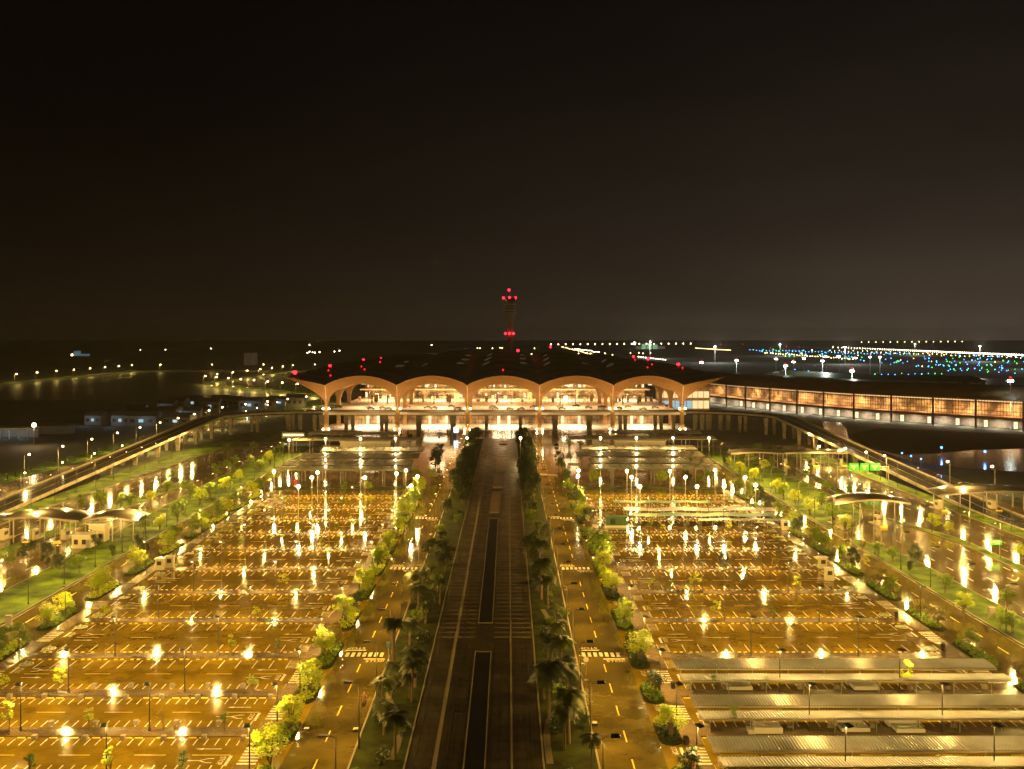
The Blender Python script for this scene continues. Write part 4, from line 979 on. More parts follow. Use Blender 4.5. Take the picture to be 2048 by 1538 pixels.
# ================================================================== LAMPS
HEAD = MB().add([(-.4, -.52, 0), (.4, -.52, 0), (.4, .52, 0), (-.4, .52, 0), (-.3, -.45, .14), (.3, -.45, .14), (.3, .45, .14), (-.3, .45, .14)], [(0, 3, 2, 1), (4, 5, 6, 7), (0, 1, 5, 4), (1, 2, 6, 5), (2, 3, 7, 6), (3, 0, 4, 7)]).mesh('lamp_head', M['dark'])
LENS = MB().sphere((0, 0, 0), .17, 8, 5, .8).mesh('lamp_lens', M['lens'])
FLAT = MB().cyl(0, 0, -.01, .02, .17, n=8).mesh('lamp_lens', M['lens'])
POLE = {h: MB().cyl(0, 0, 0, h, .09, .06, 6).mesh('pole', M['pole']) for h in (5.6, 7.5)}
BASE = MB().cyl(0, 0, 0, .5, .2, .13, 6).mesh('pole_base', M['pole'])
ARM = MB().tube([(0, 0, -.1), (.45, 0, .1), (1.1, 0, .14)], .045, 5).mesh('arm', M['pole'])
ARM2 = MB().tube([(0, 0, -.1), (.5, 0, .25), (1.6, 0, .35)], .05, 5).mesh('arm', M['pole'])
def lamp(kind, x, y, rz, label, group, z=.1, glow_=True):
    h = 5.6 if kind == 'lot' else 7.5
    o = empty('street_lamp', (x, y, z), rz, label=label, cat='street lamp', group=group)
    part('pole', POLE[h], o); part('pole_base', BASE, o)
    if kind == 'lot':
        hd = part('lamp_head', HEAD, o, (.3, 0, h)); hd.rotation_euler = (0, radians(-6), radians(18)); lx = .3
    else:
        part('arm', ARM, o, (0, 0, h)); hd = part('lamp_head', HEAD, o, (1.2, 0, h+.1)); hd.rotation_euler = (0, radians(-5), radians(90)); lx = 1.2
    part('lamp_lens', LENS if kind == 'lot' and y > 172 else FLAT, hd, (0, 0, -.03))
    if glow_: put_light({'lot': LD_LOT, 'road': LD_ROAD, 'side': LD_SIDE}[kind], (lx, 0, h-.18), o)
    return o
lotx = {'left': (-74.3, -58.7, -43.2, -27.8), 'right': (20.3, 36.3, 52.3, 69.3)}
for sd in ('left', 'right'):
    for c, x in enumerate(lotx[sd]):
        for i, k in enumerate(ROWS[:-1]+[ROWS[-1]]):
            y = k+1.55
            if c == (0 if sd == 'left' else 3) and i % 2 == (0 if i < 3 else 1): continue
            lamp('lot', x, y, pi if sd == 'left' else 0, f'dark lamp post on the {od(i)} sidewalk of the {sd} car park, {od(c)} from the left', f'lamp posts of the {sd} car park', .13)
for sd, x, rz in (('left', -17.2, pi), ('right', 9.5, 0)):
    y = 99.8; i = 0
    while y < 470:
        lamp('road', x, y, rz, f'slim lamp post at the garden kerb of the {sd} boulevard, {od(i)} from the camera', f'lamp posts along the {sd} boulevard'); y += 15.5; i += 1
for (x, rz, y0, y1, wh) in ((80.3, 0, 118, 400, 'inner right approach lawn'), (105.6, pi, 128, 330, 'middle right approach median'), (124.2, 0, 146, 430, 'outer right approach lawn'),
                            (-85.2, pi, 120, 420, 'inner left approach lawn'), (-112.2, 0, 160, 320, 'middle left approach median'), (-131.5, pi, 175, 430, 'outer left approach lawn')):
    y = y0; i = 0
    while y < y1:
        xx = x
        if 'middle right' in wh and y > 232: xx = x-(y-232)*.22
        if 'middle left' in wh and y > 210: xx = x+(y-210)*.07
        lamp('side', xx, y, rz, f'slim lamp post on the {wh}, {od(i)} from the camera', 'lamp posts on the '+wh); y += 14.4; i += 1
# perimeter street lamps with visible heads
GLOB = MB().sphere((0, 0, 0), .40, 8, 5, .7).mesh('lamp_globe', M['star'])
GP_ = MB().cyl(0, 0, 0, 7.6, .11, .07, 6).mesh('pole', M['galv'])
def slamp(x, y, rz, label, group, sc=1, lit=True, gs=1.0, d=None):
    o = empty('street_lamp', (x, y, 0), rz, sc, label=label, cat='street lamp', group=group)
    part('pole', GP_, o); part('arm', ARM2, o, (0, 0, 7.6)); a = part('lamp_globe', GLOB, o, (1.7, 0, 7.85)); a.scale = (gs, gs, gs)
    if lit: put_light(d or LD_FAR, (1.7, 0, 7.3), o)
    return o
for i in range(18):
    y = 288+25.5*i; x = -164 if y < 570 else -164+(y-570)*.27
    slamp(x, y, 0, f'tall perimeter street lamp beyond the left ramp, {od(i)} from the camera', 'perimeter street lamps on the left', gs=1 if i < 8 else 1.2)
for i, y in enumerate(range(300, 640, 26)):
    slamp(-150.5, y+9, 0, f'short verge lamp right behind the left ramp fence, {od(i)} from the camera', 'verge lamps behind the left ramp', .72, lit=(i % 2 == 0))
for i, (px, py) in enumerate(((1736, 925), (1694, 916), (1641, 911), (1773, 934), (1990, 960), (1900, 948))):
    x, y, _ = g(px, py+26); slamp(x, y, pi/2, ['brightest amber lamp over the pond bank', 'amber lamp left of the brightest pond lamp', 'leftmost amber lamp by the pond', 'amber lamp right of the brightest pond lamp', 'amber lamp far right of the pond road', 'amber lamp between pond and toll canopy'][i], 'lamps along the pond', gs=1.1)
k = 0
for (A, B, n, sc, nm) in (((-524, 1015), (-532, 1410), 9, 1.0, 'far left causeway'), ((-500, 1434), (-60, 1446), 7, 1.0, 'lamp line along the far horizontal causeway'), ((-306, 1005), (-160, 815), 9, 1.0, 'near diagonal causeway'), ((-310, 1060), (-303, 1400), 7, 1.0, 'middle causeway')):
    for i in range(n):
        t = i/(n-1); x, y = A[0]+(B[0]-A[0])*t, A[1]+(B[1]-A[1])*t
        slamp(x, y, 0, f'distant street lamp on the {nm.replace("lamp line along the ", "")}, {od(i)} from its near end', 'lamps on the '+nm.replace('lamp line along the ', ''), 1.1, True, 1.5, LD_CW)
# white globe lamps over the forecourt canopies
GL2 = MB().sphere((0, 0, 0), .5, 8, 5).mesh('lamp_globe', M['lens_w']); GPL = MB().cyl(0, 0, -8.6, -.2, .08, .08, 6).mesh('pole', M['galv'])
GB = [(578, 880), (651, 878), (721, 878), (791, 877), (934, 876), (1041, 876), (1129, 877), (1201, 876), (1273, 876), (1346, 876), (1418, 876), (812, 941), (793, 947), (624, 955), (822, 972), (835, 953), (597, 973), (1254, 942), (1263, 954), (1371, 954), (1157, 941), (1156, 952), (1448, 973), (1511, 970), (1280, 973), (1394, 973), (1490, 955), (730, 955), (548, 943), (635, 945), (1430, 940), (1340, 942)]
GB += [(a, c) for a in (651, 721, 791, 1201, 1273, 1346) for c in (897, 908, 920, 933)]
for i, (px, py) in enumerate(sorted(GB, key=lambda t: t[0])):
    x, y, _ = g(px, py, 8.5); o = empty('globe_lamp', (x, y, 8.5), label=f'warm white globe lamp by the forecourt canopies, {od(i)} from the left', cat='street lamp', group='globe lamps around the forecourt canopies')
    q_ = part('lamp_globe', GL2, o); part('pole', GPL, o); q_.scale = (.55,)*3 if py in (897, 908, 920, 933) else (.85,)*3; put_light(LD_GLOBE2 if py in (897, 908, 920, 933) else LD_GLOBE, (0, 0, -.9), o)
x, y, z = g(912, 861, 3); o = empty('light_screen', (x, y, 0), label='small bluish white glowing screen left of the terminal axis', cat='screen')
MB().box(-1, 1, -.2, .2, 2, 4.6).build('screen_face', M['screen'], o); MB().box(-.15, .15, -.1, .1, 0, 2).build('post', M['dark'], o)

# ================================================================== CANOPIES
def corr_canopy(x0, x1, yn, zn, ys, zs, label, i):
    o = empty('carport', ((x0+x1)/2, (yn+ys)/2, 0), label=label, cat='carport', group='corrugated carports at the lower right')
    ox, oy = (x0+x1)/2, (yn+ys)/2
    b = MB(); n = int((x1-x0)/.36); vs = []
    for k in range(n+1):
        x = x0+(x1-x0)*k/n
        for (dx, dz) in ((0, 0), (.03, .11), (.17, .11), (.20, 0)): vs += [(x+dx-ox, yn-oy, zn+dz), (x+dx-ox, ys-oy, zs+dz)]
    m_ = len(vs)//2; b.add(vs, [(2*j, 2*j+1, 2*j+3, 2*j+2) for j in range(m_-1)])
    b.build('roof_sheet', M['corr'], o)
    f = MB(); L_ = x0-ox; R_ = x1-ox+.2
    f.box(L_, R_, yn-oy-.06, yn-oy+.06, zn-.2, zn-.03).box(L_, R_, ys-oy-.06, ys-oy+.06, zs-.2, zs-.03)
    f.build('edge_beam', M['galv'], o)
    x = x0+1.0; ph = MB().box(-.3, .3, -.3, .3, 0, .55).mesh('pedestal', M['concrete'])
    while x < x1:
        if x < 66:
            yy = (yn+ys)/2-oy if i % 2 == 0 else ys-oy+.8
            p_ = MB().cyl(x-ox, yy, .1, min(zn, zs)-.05, .07, .07, 6); p_.box(x-ox-.04, x-ox+.04, yn-oy, ys-oy, min(zn, zs)-.16, min(zn, zs)-.06)
            p_.build('post', M['galv'], o)
            part('pedestal', ph, o, (x-ox, yn-oy-.9 if i % 2 else ys-oy+.6, 0))
        x += 5.0
    return o
CAN = [(1343, 1318, 1337, 1991), (1360, 1348, 1361, 2030), (1378, 1390, 1412, 2120), (1395, 1422, 1437, 2150), (1413, 1473, 1501, 2200), (1435, 1514, 1533, 2250), (1450, 1572, 1606, 2300)]
nm = ['farthest', 'second farthest', 'third', 'fourth', 'fifth, darkest', 'sixth', 'nearest, cut by the frame']
for i, (px, y0, y1, pxr) in enumerate(CAN):
    zn, zs = (2.0, 1.9) if i % 2 == 0 else (1.75, 2.1)
    Dn, Ds = (H-zn)*F/(y0-YH), (H-zs)*F/(y1-YH)
    xl = xd(px, Dn); xr = min(xd(pxr, Ds), 67.5)
    corr_canopy(xl, xr, Dn, zn, Ds, zs, f'grey corrugated carport roof, {nm[i]} of the stack at lower right', i)
# forecourt rib canopies (panel roof on steel posts)
def rib_canopy(pxl, pxr, yn, ys, z, label, ribs=3.4, posts=6.8):
    Dn, Ds = (H-z-.5)*F/(yn-YH), (H-z)*F/(ys-YH); Dn = min(Dn, Ds+11)
    x0, x1 = xd(pxl, Dn), xd(pxr, Dn)
    oy = (Dn+Ds)/2; ox = (x0+x1)/2
    o = empty('forecourt_canopy', (ox, oy, 0), label=label, cat='canopy', group='panelled forecourt canopies')
    hd = (Dn-Ds)/2; b = MB()
    b.grid(lambda u, v: (x0-ox+(x1-x0)*u, -hd+2*hd*v, z+.5*sin(pi*v*.6)), 12, 5); b.build('roof_panel', M['poly'], o)
    r = MB(); x = x0
    while x <= x1: r.box(x-ox-.09, x-ox+.09, -hd, hd, z+.56, z+.72); x += ribs
    r.box(x0-ox, x1-ox, -hd-.12, -hd+.02, z-.25, z+.05); r.build('rib', M['poly_d'], o)
    x = x0+.6; pm = MB().cyl(0, 0, 0, z, .12, .12, 6).mesh('post', M['galv'])
    while x < x1: part('post', pm, o, (x-ox, -hd+.8, 0)); part('post', pm, o, (x-ox, hd-.8, 0)); x += posts
for (a, c, y0, y1, z, lb) in ((560, 819, 932, 940, 4.5, 'nearest left'), (581, 829, 918, 930, 4.2, 'second left'), (608, 842, 905, 916, 4.2, 'third left'), (650, 850, 893, 903, 4.2, 'fourth left'), (591, 842, 874, 880.5, 5.5, 'fifth left'), (621, 799, 863, 868, 5.5, 'farthest left'),
                              (1177, 1433, 928, 937.5, 4.5, 'nearest right'), (1175, 1415, 915, 926, 4.2, 'second right'), (1150, 1398, 901, 912, 4.2, 'third right'), (1160, 1385, 889, 899, 4.2, 'fourth right'), (1135, 1423, 871, 878.5, 5.5, 'fifth right'), (1218, 1396, 859.5, 866, 5.5, 'farthest right')):
    rib_canopy(a, c, y0, y1, z, f'long ribbed panel canopy, {lb} of the terminal axis')
for (a, c, y0, lb) in ((681, 781, 893, 'left'), (1230, 1331, 891, 'right')):
    x0, yy, _ = g(a, y0+14); x1 = xd(c, yy)
    o = empty('ticket_hall', ((x0+x1)/2, yy, 0), label=f'long cream flat-roofed bus hall between the {lb} forecourt canopies', cat='building'); w_ = (x1-x0)/2
    MB().box(-w_, w_, 0, 6, 0, 4.6).build('wall', M['cream'], o); MB().box(-w_-.4, w_+.4, -.6, 6.4, 4.61, 5.0).build('roof', M['cream'], o)
    for k in range(10): MB().box(-w_+.8+k*w_/5.2, -w_+2.6+k*w_/5.2, -.06, -.01, 1.1, 2.6).build('window', M['bronze_d'], o)
# wing-shaped toll canopies
def shell(x0, x1, y0, y1, z, label, posts, booths=True, up=1.2, fn=None):
    ox, oy = (x0+x1)/2, (y0+y1)/2; hw, hd = (x1-x0)/2, (y1-y0)/2
    o = empty('toll_canopy', (ox, oy, 0), label=label, cat='canopy', group='wing-shaped toll canopies')
    f = fn or (lambda u: sin(pi*u))
    b = MB(); b.grid(lambda u, v: (-hw+2*hw*u, (-hd+2*hd*v)*(1-.25*(2*u-1)**4), z+up*f(u)+.5*sin(pi*v)), 24, 6)
    b.grid(lambda u, v: (hw-2*hw*u, (-hd+2*hd*v)*(1-.25*(2*u-1)**4), z-.45+up*f(1-u)), 24, 6); b.build('shell_roof', M['shell'], o, smooth=True)
    e = MB(); e.grid(lambda u, v: (-hw+2*hw*u, -hd*(1-.25*(2*u-1)**4)-.01, z-.45+up*f(u)+.46*v), 24, 1); e.build('edge_trim', M['shell'], o)
    pm = MB().cyl(0, 0, 0, z-.3, .15, .15, 8).mesh('post', M['galv'])
    bm = MB().box(-.6, .6, -1.2, 1.2, .15, 2.5).mesh('toll_booth', M['cream']); im = MB().box(-.9, .9, -4, 4, 0, .18).mesh('toll_island', M['concrete'])
    wm = MB().box(-.62, .62, -.9, .9, 1.2, 2.0).mesh('booth_window', M['dark']); ym = MB().box(-.85, .85, -4.4, -4.0, .0, .5).mesh('bumper', M['yellow'])
    for k in range(posts):
        x = -hw+1.5+(2*hw-3)*k/(posts-1)
        part('post', pm, o, (x, -hd*.45, 0)); part('post', pm, o, (x, hd*.45, 0))
        if booths and k % 2 == 0:
            part('toll_island', im, o, (x, 0, 0)); bo = part('toll_booth', bm, o, (x, 0, 0)); part('booth_window', wm, bo); part('bumper', ym, o, (x, 0, 0))
    return o
shell(-120, -98.9, 229, 241, 5.3, 'grey wing canopy at the far left with toll lanes beneath', 6)
shell(-98.2, -85.4, 229, 240, 5.3, 'short grey wing canopy left of the ring road over a white cabin', 3, False)
shell(81.5, 100.5, 248, 259, 6.2, 'curved grey wing canopy over the inner right approach road', 4)
shell(117.5, 150, 270, 283, 4.9, 'long curved wing canopy at the right edge over the ramp road', 5)
shell(82, 101, 366, 377, 5.0, 'distant dark flat wing canopy left of the green gantry', 4, False, .6)
shell(101.4, 125, 366, 377, 5.2, 'distant pale wing canopy behind the green gantry', 5, True, .3)
# cabin and box building at the left toll
def cabin(px, py, w_, d_, h_, label, win=True):
    x, y, _ = g(px, py); o = empty('guard_cabin', (x, y, 0), label=label, cat='cabin')
    MB().box(-w_/2, w_/2, 0, d_, 0, h_).build('wall', M['cream'], o); MB().box(-w_/2-.3, w_/2+.3, -.3, d_+.3, h_+.01, h_+.2).build('roof', M['white_metal'], o)
    if win:
        for k in range(2): MB().box(-w_/2+.5+k*1.8, -w_/2+1.4+k*1.8, -.05, -.01, .9, 2.0).build('window', M['dark'], o)
        MB().box(w_/2-1.0, w_/2-.2, -.05, -.01, 0, 2.0).build('door', M['galv'], o)
cabin(193, 1085, 3.6, 3, 4.2, 'white square cabin under the short left wing canopy')
cabin(162, 1097, 4.2, 3.6, 2.8, 'white guard cabin on the left lawn with two windows')
cabin(1690, 1060, 1.6, 2.4, 3.0, 'small cabin under the curved right wing canopy')
for px, py, nmx in ((17, 1255, 'left ring road lawn by the frame edge'), (1983, 1238, 'right approach lawn')):
    x, y, _ = g(px, py); o = empty('utility_cabinet', (x, y, 0), label=f'tall concrete utility cabinet on the {nmx}', cat='cabinet'); MB().box(-.5, .5, -.3, .3, 0, 2.0).build('cabinet_body', M['concrete'], o); MB().box(-.4, .4, -.34, -.31, .3, 1.7).build('cabinet_door', M['galv'], o)
# ticket machines and pay cabins beside the lots
for i, (px, py, nmx) in enumerate(((320, 1140, 'left'), (395, 1067, 'left'), (340, 1135, 'left'), (1645, 1137, 'right'), (1658, 1160, 'right'), (1570, 1060, 'right'))):
    x, y, _ = g(px, py); k = i % 3; o = empty('pay_station', (x, y, 0), label=f'pale pay station cabin beside the {nmx} car park, {od(k)} from the front', cat='cabin', group='pay stations at the car park edges')
    MB().box(-.8, .8, -.6, .6, 0, 2.3).build('cabin_body', M['cream'], o); MB().box(-.95, .95, -.75, .75, 2.31, 2.45).build('roof', M['white_metal'], o)
    MB().box(-.45, .45, -.64, -.61, 1.1, 1.9).build('window', M['dark'], o)

# concrete pedestals of the unbuilt carports (left lot)
pd = MB().box(-.28, .28, -.28, .28, 0, .55).mesh('concrete_footing', M['concrete'])
PED = [(19, 1396), (89, 1396), (162, 1397), (252, 1398), (323, 1397), (395, 1398), (469, 1397), (541, 1397), (69, 1479), (170, 1480), (246, 1479), (327, 1480), (408, 1479), (487, 1480),
       (189, 1375), (262, 1374), (344, 1375), (416, 1374), (486, 1375), (103, 1450), (190, 1450), (272, 1449), (353, 1449), (437, 1450)]
for i, (px, py) in enumerate(PED):
    x, y, _ = g(px, py); o = part('concrete_footing', pd, None, (x, y, 0))
    r = 0 if i < 8 else 1 if i < 14 else 2 if i < 19 else 3; j = i-(0, 8, 14, 19)[r]
    tag(o, f'concrete footing, {od(j)} from the left in the {["kerb line between the two motorcycle rows", "front kerb line at the bottom", "second line behind the upright lamp posts", "line before the lower sidewalk"][r]}', 'concrete block', 'concrete footings in the left car park')

# green mesh shelters under construction in the right lot
for i, (a, c, y0, y1, gr) in enumerate(((1225, 1418, 1001, 1006, True), (1245, 1560, 1015, 1022, False), (1262, 1545, 1026, 1033, True), (1395, 1590, 1037, 1041, False))):
    z = 2.0; Dn, Ds = (H-z)*F/(y0-YH), (H-z)*F/(y1-YH); x0, x1 = xd(a, Dn), xd(c, Dn); ox, oy = (x0+x1)/2, (Dn+Ds)/2
    o = empty('unfinished_shelter', (ox, oy, 0), label=['bright green netted shelter, farthest in the right car park', 'dark roofed unfinished shelter in front of the farthest netted one', 'long green netted shelter at mid right car park', 'short pale unfinished shelter nearest, right side'][i], cat='shelter', group='unfinished shelters in the right car park')
    hd = (Dn-Ds)/2
    b = MB(); b.grid(lambda u, v: ((x0-ox)+(x1-x0)*u, -hd+2*hd*v, z+.12*sin(u*19+i)+.1*random.random()), 26, 2); b.build('roof_sheet', M['tarp'] if gr else M['poly_d' if i == 1 else 'corr'], o)
    pm = MB().cyl(0, 0, 0, z, .06, .06, 5).mesh('post', M['galv']); x = x0+.4
    while x < x1: part('post', pm, o, (x-ox, -hd+.2, 0)); part('post', pm, o, (x-ox, hd-.2, 0)); x += 3.3
x, y, _ = g(1233, 1055); o = empty('site_container', (x, y, 0), label='green netted site container with pale skirt in the right car park', cat='container')
MB().box(-2.6, 2.6, 0, 2.2, .5, 2.7).build('net_cover', M['tarp'], o); MB().box(-2.7, 2.7, -.1, 2.3, 0, .48).build('skirt', M['white_metal'], o); MB().box(-1.6, -.3, -.06, -.01, .8, 2.2).build('opening', M['dark'], o)

# gantry and road signs
def gantry():
    y = 326.5; x0, x1 = xd(1675, y), xd(1776.6, y); o = empty('sign_gantry', ((x0+x1)/2, y, 0), label='steel gantry carrying three green direction signs over the right road', cat='road sign'); w_ = (x1-x0)/2
    for s in (-1, 1): MB().box(s*w_-.15, s*w_+.15, -.15, .15, 0, 5.6).build('post', M['galv'], o)
    for z in (5.3, 4.4): MB().box(-w_, w_, -.08, .08, z-.1, z+.1).build('truss_rail', M['galv'], o)
    for k, (a, c) in enumerate(((1698, 1717), (1720, 1737.6), (1740, 1759))):
        xa, xc = xd(a, y)-(x0+x1)/2, xd(c, y)-(x0+x1)/2
        s = MB().box(xa, xc, -.3, -.2, 4.1, 6.5).build('sign_panel', M['green_sign'], o); t = MB()
        m_ = (xa+xc)/2; t.box(xa+.5, xc-.5, -.33, -.31, 5.6, 5.85).box(xa+.7, xc-.8, -.33, -.31, 5.2, 5.35)
        t.add([(m_-.3, -.33, 4.75), (m_+.3, -.33, 4.75), (m_, -.33, 4.35)], [(0, 1, 2)]).box(m_-.08, m_+.08, -.33, -.31, 4.76, 5.0)
        t.build('lettering', M['sign_white'], s)
gantry()
y = 219; x0, x1 = xd(1979.5, y), xd(2003, y); o = empty('road_sign', ((x0+x1)/2, y, 0), label='wide green direction sign on two posts at the right edge', cat='road sign'); w_ = (x1-x0)/2
s = MB().box(-w_, w_, -.05, .05, 2.1, 3.15).build('sign_panel', M['green_sign'], o); MB().box(-w_+.15, -w_+.45, -.08, -.06, 2.5, 2.8).box(-.5, w_-.2, -.08, -.06, 2.7, 2.9).box(-.2, w_-.4, -.08, -.06, 2.4, 2.5).build('lettering', M['sign_white'], s)
for s_ in (-1, 1): MB().box(s_*w_*.7-.05, s_*w_*.7+.05, .06, .12, 0, 2.6).build('post', M['galv'], o)
for i, (px, py, c_) in enumerate(((1543, 990, 'blue'), (1786, 1087, 'blue'), (777, 1320, 'blue'), (642, 1280, 'white_metal'), (852, 1248, 'white_metal'), (1172, 1350, 'white_metal'))):
    x, y, _ = g(px, py); o = empty('small_sign', (x, y, 0), label=['round blue sign at the right ring road junction', 'round blue sign in the middle of the right approach road', 'blue sign at the zebra crossing under the date palm', 'pale sign post on the island above the left zebra crossing', 'white notice board in the left garden strip', 'pale sign post right of the zebra on the right boulevard'][i], cat='road sign')
    MB().cyl(0, 0, 0, 2.2, .05, .05, 5).build('post', M['galv'], o); b = MB()
    n = 12; vs = [(.38*cos(2*pi*k/n), -.07, 2.2+.38*sin(2*pi*k/n)) for k in range(n)]+[(.38*cos(2*pi*k/n), -.03, 2.2+.38*sin(2*pi*k/n)) for k in range(n)]
    b.add(vs, [tuple(range(n)), tuple(range(2*n-1, n-1, -1))]+[(k, n+k, n+(k+1) % n, (k+1) % n) for k in range(n)]); b.build('sign_disc', M[c_], o)

# litter bins at row ends
for i, (px, py) in enumerate(((1372, 1490), (1793, 1236), (1886, 1302), (1346, 1378), (712, 1463), (1189, 1451))):
    x, y, _ = g(px, py); o = empty('litter_bin', (x, y, .1), label=['black round litter bin beside the lowest carport walkway', 'dark litter bin at the far B row end on the right', 'dark litter bin at the near B row end on the right', 'slim dark bin at the corner of the upper carport', 'low dark drain box in the left boulevard', 'low dark drain box in the right boulevard'][i], cat='bin' if i < 4 else 'drain box')
    if i < 4: MB().cyl(0, 0, 0, .85, .32, .36, 10).build('bin_body', M['dark'], o); MB().cyl(0, 0, .86, 1.0, .38, .2, 10).build('lid', M['dark'], o)
    else: MB().box(-.35, .35, -.35, .35, 0, .25).build('box_body', M['dark'], o); MB().box(-.3, .3, -.3, .3, .26, .3).build('grate', M['galv'], o)

# fences
def fence(P_, h, label, mm='dark', step=5.6):
    o = empty('fence', (0, 0, 0), label=label, cat='fence'); pm_ = MB().box(-.07, .07, -.07, .07, 0, h).mesh('fence_post', M[mm]); r = MB(); acc = 0
    for a, c in zip(P_[:-1], P_[1:]):
        l = sqrt((c[0]-a[0])**2+(c[1]-a[1])**2); n = max(1, int(l/step)); dx, dy = (c[0]-a[0])/l, (c[1]-a[1])/l
        for k in range(n):
            x, y = a[0]+dx*l*k/n, a[1]+dy*l*k/n; part('fence_post', pm_, o, (x, y, 0))
        for z in (.3, h*.5, h-.1): r.tube([(a[0], a[1], z), (c[0], c[1], z)], .035, 4)
    r.build('fence_rails', M[mm], o)
fence([(-152.5, 90), (-152.5, 420), (-146, 520), (-120, 600)], 2.4, 'long dark mesh fence beside the perimeter road on the left')
fence([(-167, 90), (-167, 560), (-150, 640)], 2.2, 'outer dark fence beyond the left perimeter road')
fence([(143.5, 90), (143.5, 330), (141, 420), (150, 480)], 2.4, 'dark fence between the right ramp and the pond')
fence([(-17.5, 60), (-17.5, 61)], .8, 'tiny stub fence at the left garden kerb') if False else None

# ================================================================== VEHICLES AND PEOPLE
def car_meshes(col, van=False):
    b = MB(); L_, W_ = 2.1, .85
    prof = [(-L_, .35), (-L_, .8), (-L_*.82, .95), (-L_*.45, 1.0), (-L_*.15, 1.42), (L_*.5, 1.45), (L_*.85, 1.02), (L_, .95), (L_, .35)] if not van else [(-L_, .35), (-L_, .95), (-L_*.72, 1.1), (-L_*.5, 1.75), (L_*.9, 1.8), (L_, 1.0), (L_, .35)]
    n = len(prof); vs = []
    for (x, z) in prof: t = .86 if z > 1.2 else 1; vs += [(x, -W_*t, z), (x, W_*t, z)]
    b.add(vs, [(2*k, 2*((k+1) % n), 2*((k+1) % n)+1, 2*k+1) for k in range(n)]+[tuple(2*k for k in range(n-1, -1, -1)), tuple(2*k+1 for k in range(n))])
    gw = MB()
    z0, z1 = (1.02, 1.38) if not van else (1.12, 1.65)
    for s in (-1, 1): gw.box(-L_*.2 if not van else -L_*.5, L_*.55 if not van else L_*.8, *sorted((s*W_*.93, s*W_*.99)), z0, z1)
    k_ = MB().tube([(0, -.1, 0), (0, .1, 0)], .3, 8)
    return b.mesh('car_body', col), gw.mesh('side_glass', M['dark']), k_.mesh('wheel', M['dark'])
CARM = [car_meshes(mat('car_white', (.75, .73, .7), .25)), car_meshes(mat('car_silver', (.4, .4, .4), .3, .4)), car_meshes(mat('car_black', (.02, .02, .022), .2)), car_meshes(mat('car_white_van', (.7, .68, .65), .3), True), car_meshes(mat('car_grey', (.15, .15, .15), .3))]
CN = ['white car', 'silver car', 'black car', 'white minivan', 'grey car']
def car(k, x, y, z, rz, label, group=None, name='parked_car'):
    o = empty(name, (x, y, z), rz, label=label, cat='car', group=group); b, w_, k_ = CARM[k]
    part('car_body', b, o); part('side_glass', w_, o); [part('wheel', k_, o, (sx*1.3, s_*.78, .3)) for sx in (-1, 1) for s_ in (-1, 1)]
DK = [(677, 816, 2), (737, 816, 0), (742, 819, 4), (766, 818, 1), (776, 820, 0), (815, 815, 0), (855, 817, 1), (868, 818, 0), (903, 815, 4), (915, 820, 3), (985, 817, 3), (990, 819, 0), (1020, 820, 0), (1042, 820, 0), (1066, 816, 1), (1120, 815, 3), (1124, 819, 0), (1152, 814, 2), (1177, 817, 1), (1203, 816, 2), (1202, 820, 0), (1237, 819, 2), (1256, 816, 0), (1286, 820, 0), (1310, 817, 1), (1337, 814, 2)]
for i, (px, py, k) in enumerate(DK):
    x, y, _ = g(px, py, 9.2); y = max(y, 514.2); car(k, x, y, 9.28, random.choice((0, pi)), f'{CN[k]} stopped on the departures deck, {od(i)} from the left', 'cars on the departures deck')
for i, (px, py, k) in enumerate(((1113, 893, 2), (875, 921, 2), (1175, 873, 4), (1207, 872, 0))):
    x, y, _ = g(px, py); car(k, x, y, .02, pi/2 if i < 2 else 0, ['black car crossing the forecourt right of the axis', 'dark car waiting on the left boulevard far end', 'grey car under the fifth right canopy', 'white car under the fifth right canopy'][i], 'cars in the forecourt')
STK = ((1480, 1384, 1), (1734, 1384, 1), (1537, 1472, 0), (1712, 1468, 1), (1822, 1470, 1))
for i, (px, py, two) in enumerate(STK):
    x, y, _ = g(px, py); o = empty('roof_sheet_stack', (x, y, .13), label=f'pale stack of corrugated roof sheets between the carports, {["upper left", "upper right", "lower left", "lower middle", "lower right"][i]}', cat='building material', group='stacks of roof sheets')
    for k in range(2): MB().box(-1.5, 1.5, .1+k*1.5, .25+k*1.5, 0, .12).build('timber_bearer', M['bark'], o)
    def sheets(x0, x1, y0, y1, z0, n, nm):
        b = MB(); xx = x0
        while xx < x1-.1: b.box(xx, xx+.3, y0, y1, z0, z0+n).box(xx+.3, xx+.38, y0, y1, z0, z0+n-.07); xx += .38
        b.build(nm, M['white_metal'], o)
    sheets(-1.7, 1.6, 0, 1.9, .13, .75 if not two else .45, 'sheet_bundle')
    if two: sheets(-1.9, 1.3, 2.1, 3.4, .05, .9, 'sheet_bundle')
    else: sheets(-2.3, -1.75, .2, 1.4, 0, .5, 'sheet_bundle')
def bus(px, py, col, label, band):
    x, y, _ = g(px, py); o = empty('bus', (x, y, 0), label=label, cat='bus')
    MB().box(-5.2, 5.2, -1.2, 1.2, .4, 3.1).build('bus_body', col, o); MB().box(-4.6, 5.0, -1.24, -1.21, 1.5, 2.5).build('side_windows', M['win_hot'] if band else M['dark'], o); MB().box(-5.0, 3.6, -1.1, 1.1, 3.11, 3.35).build('roof_unit', M['blue'], o)
    k_ = MB().tube([(0, -.13, 0), (0, .13, 0)], .5, 10).mesh('wheel', M['dark'])
    for sx in (-3.4, 3.2):
        for s in (-1, 1): part('wheel', k_, o, (sx, s*1.13, .5))
bus(587, 878, M['white_metal'], 'white bus with blue roof unit and lit windows left of canopies', True)
bus(599, 893, M['blue'], 'dark blue covered truck parked behind the left canopies', False)
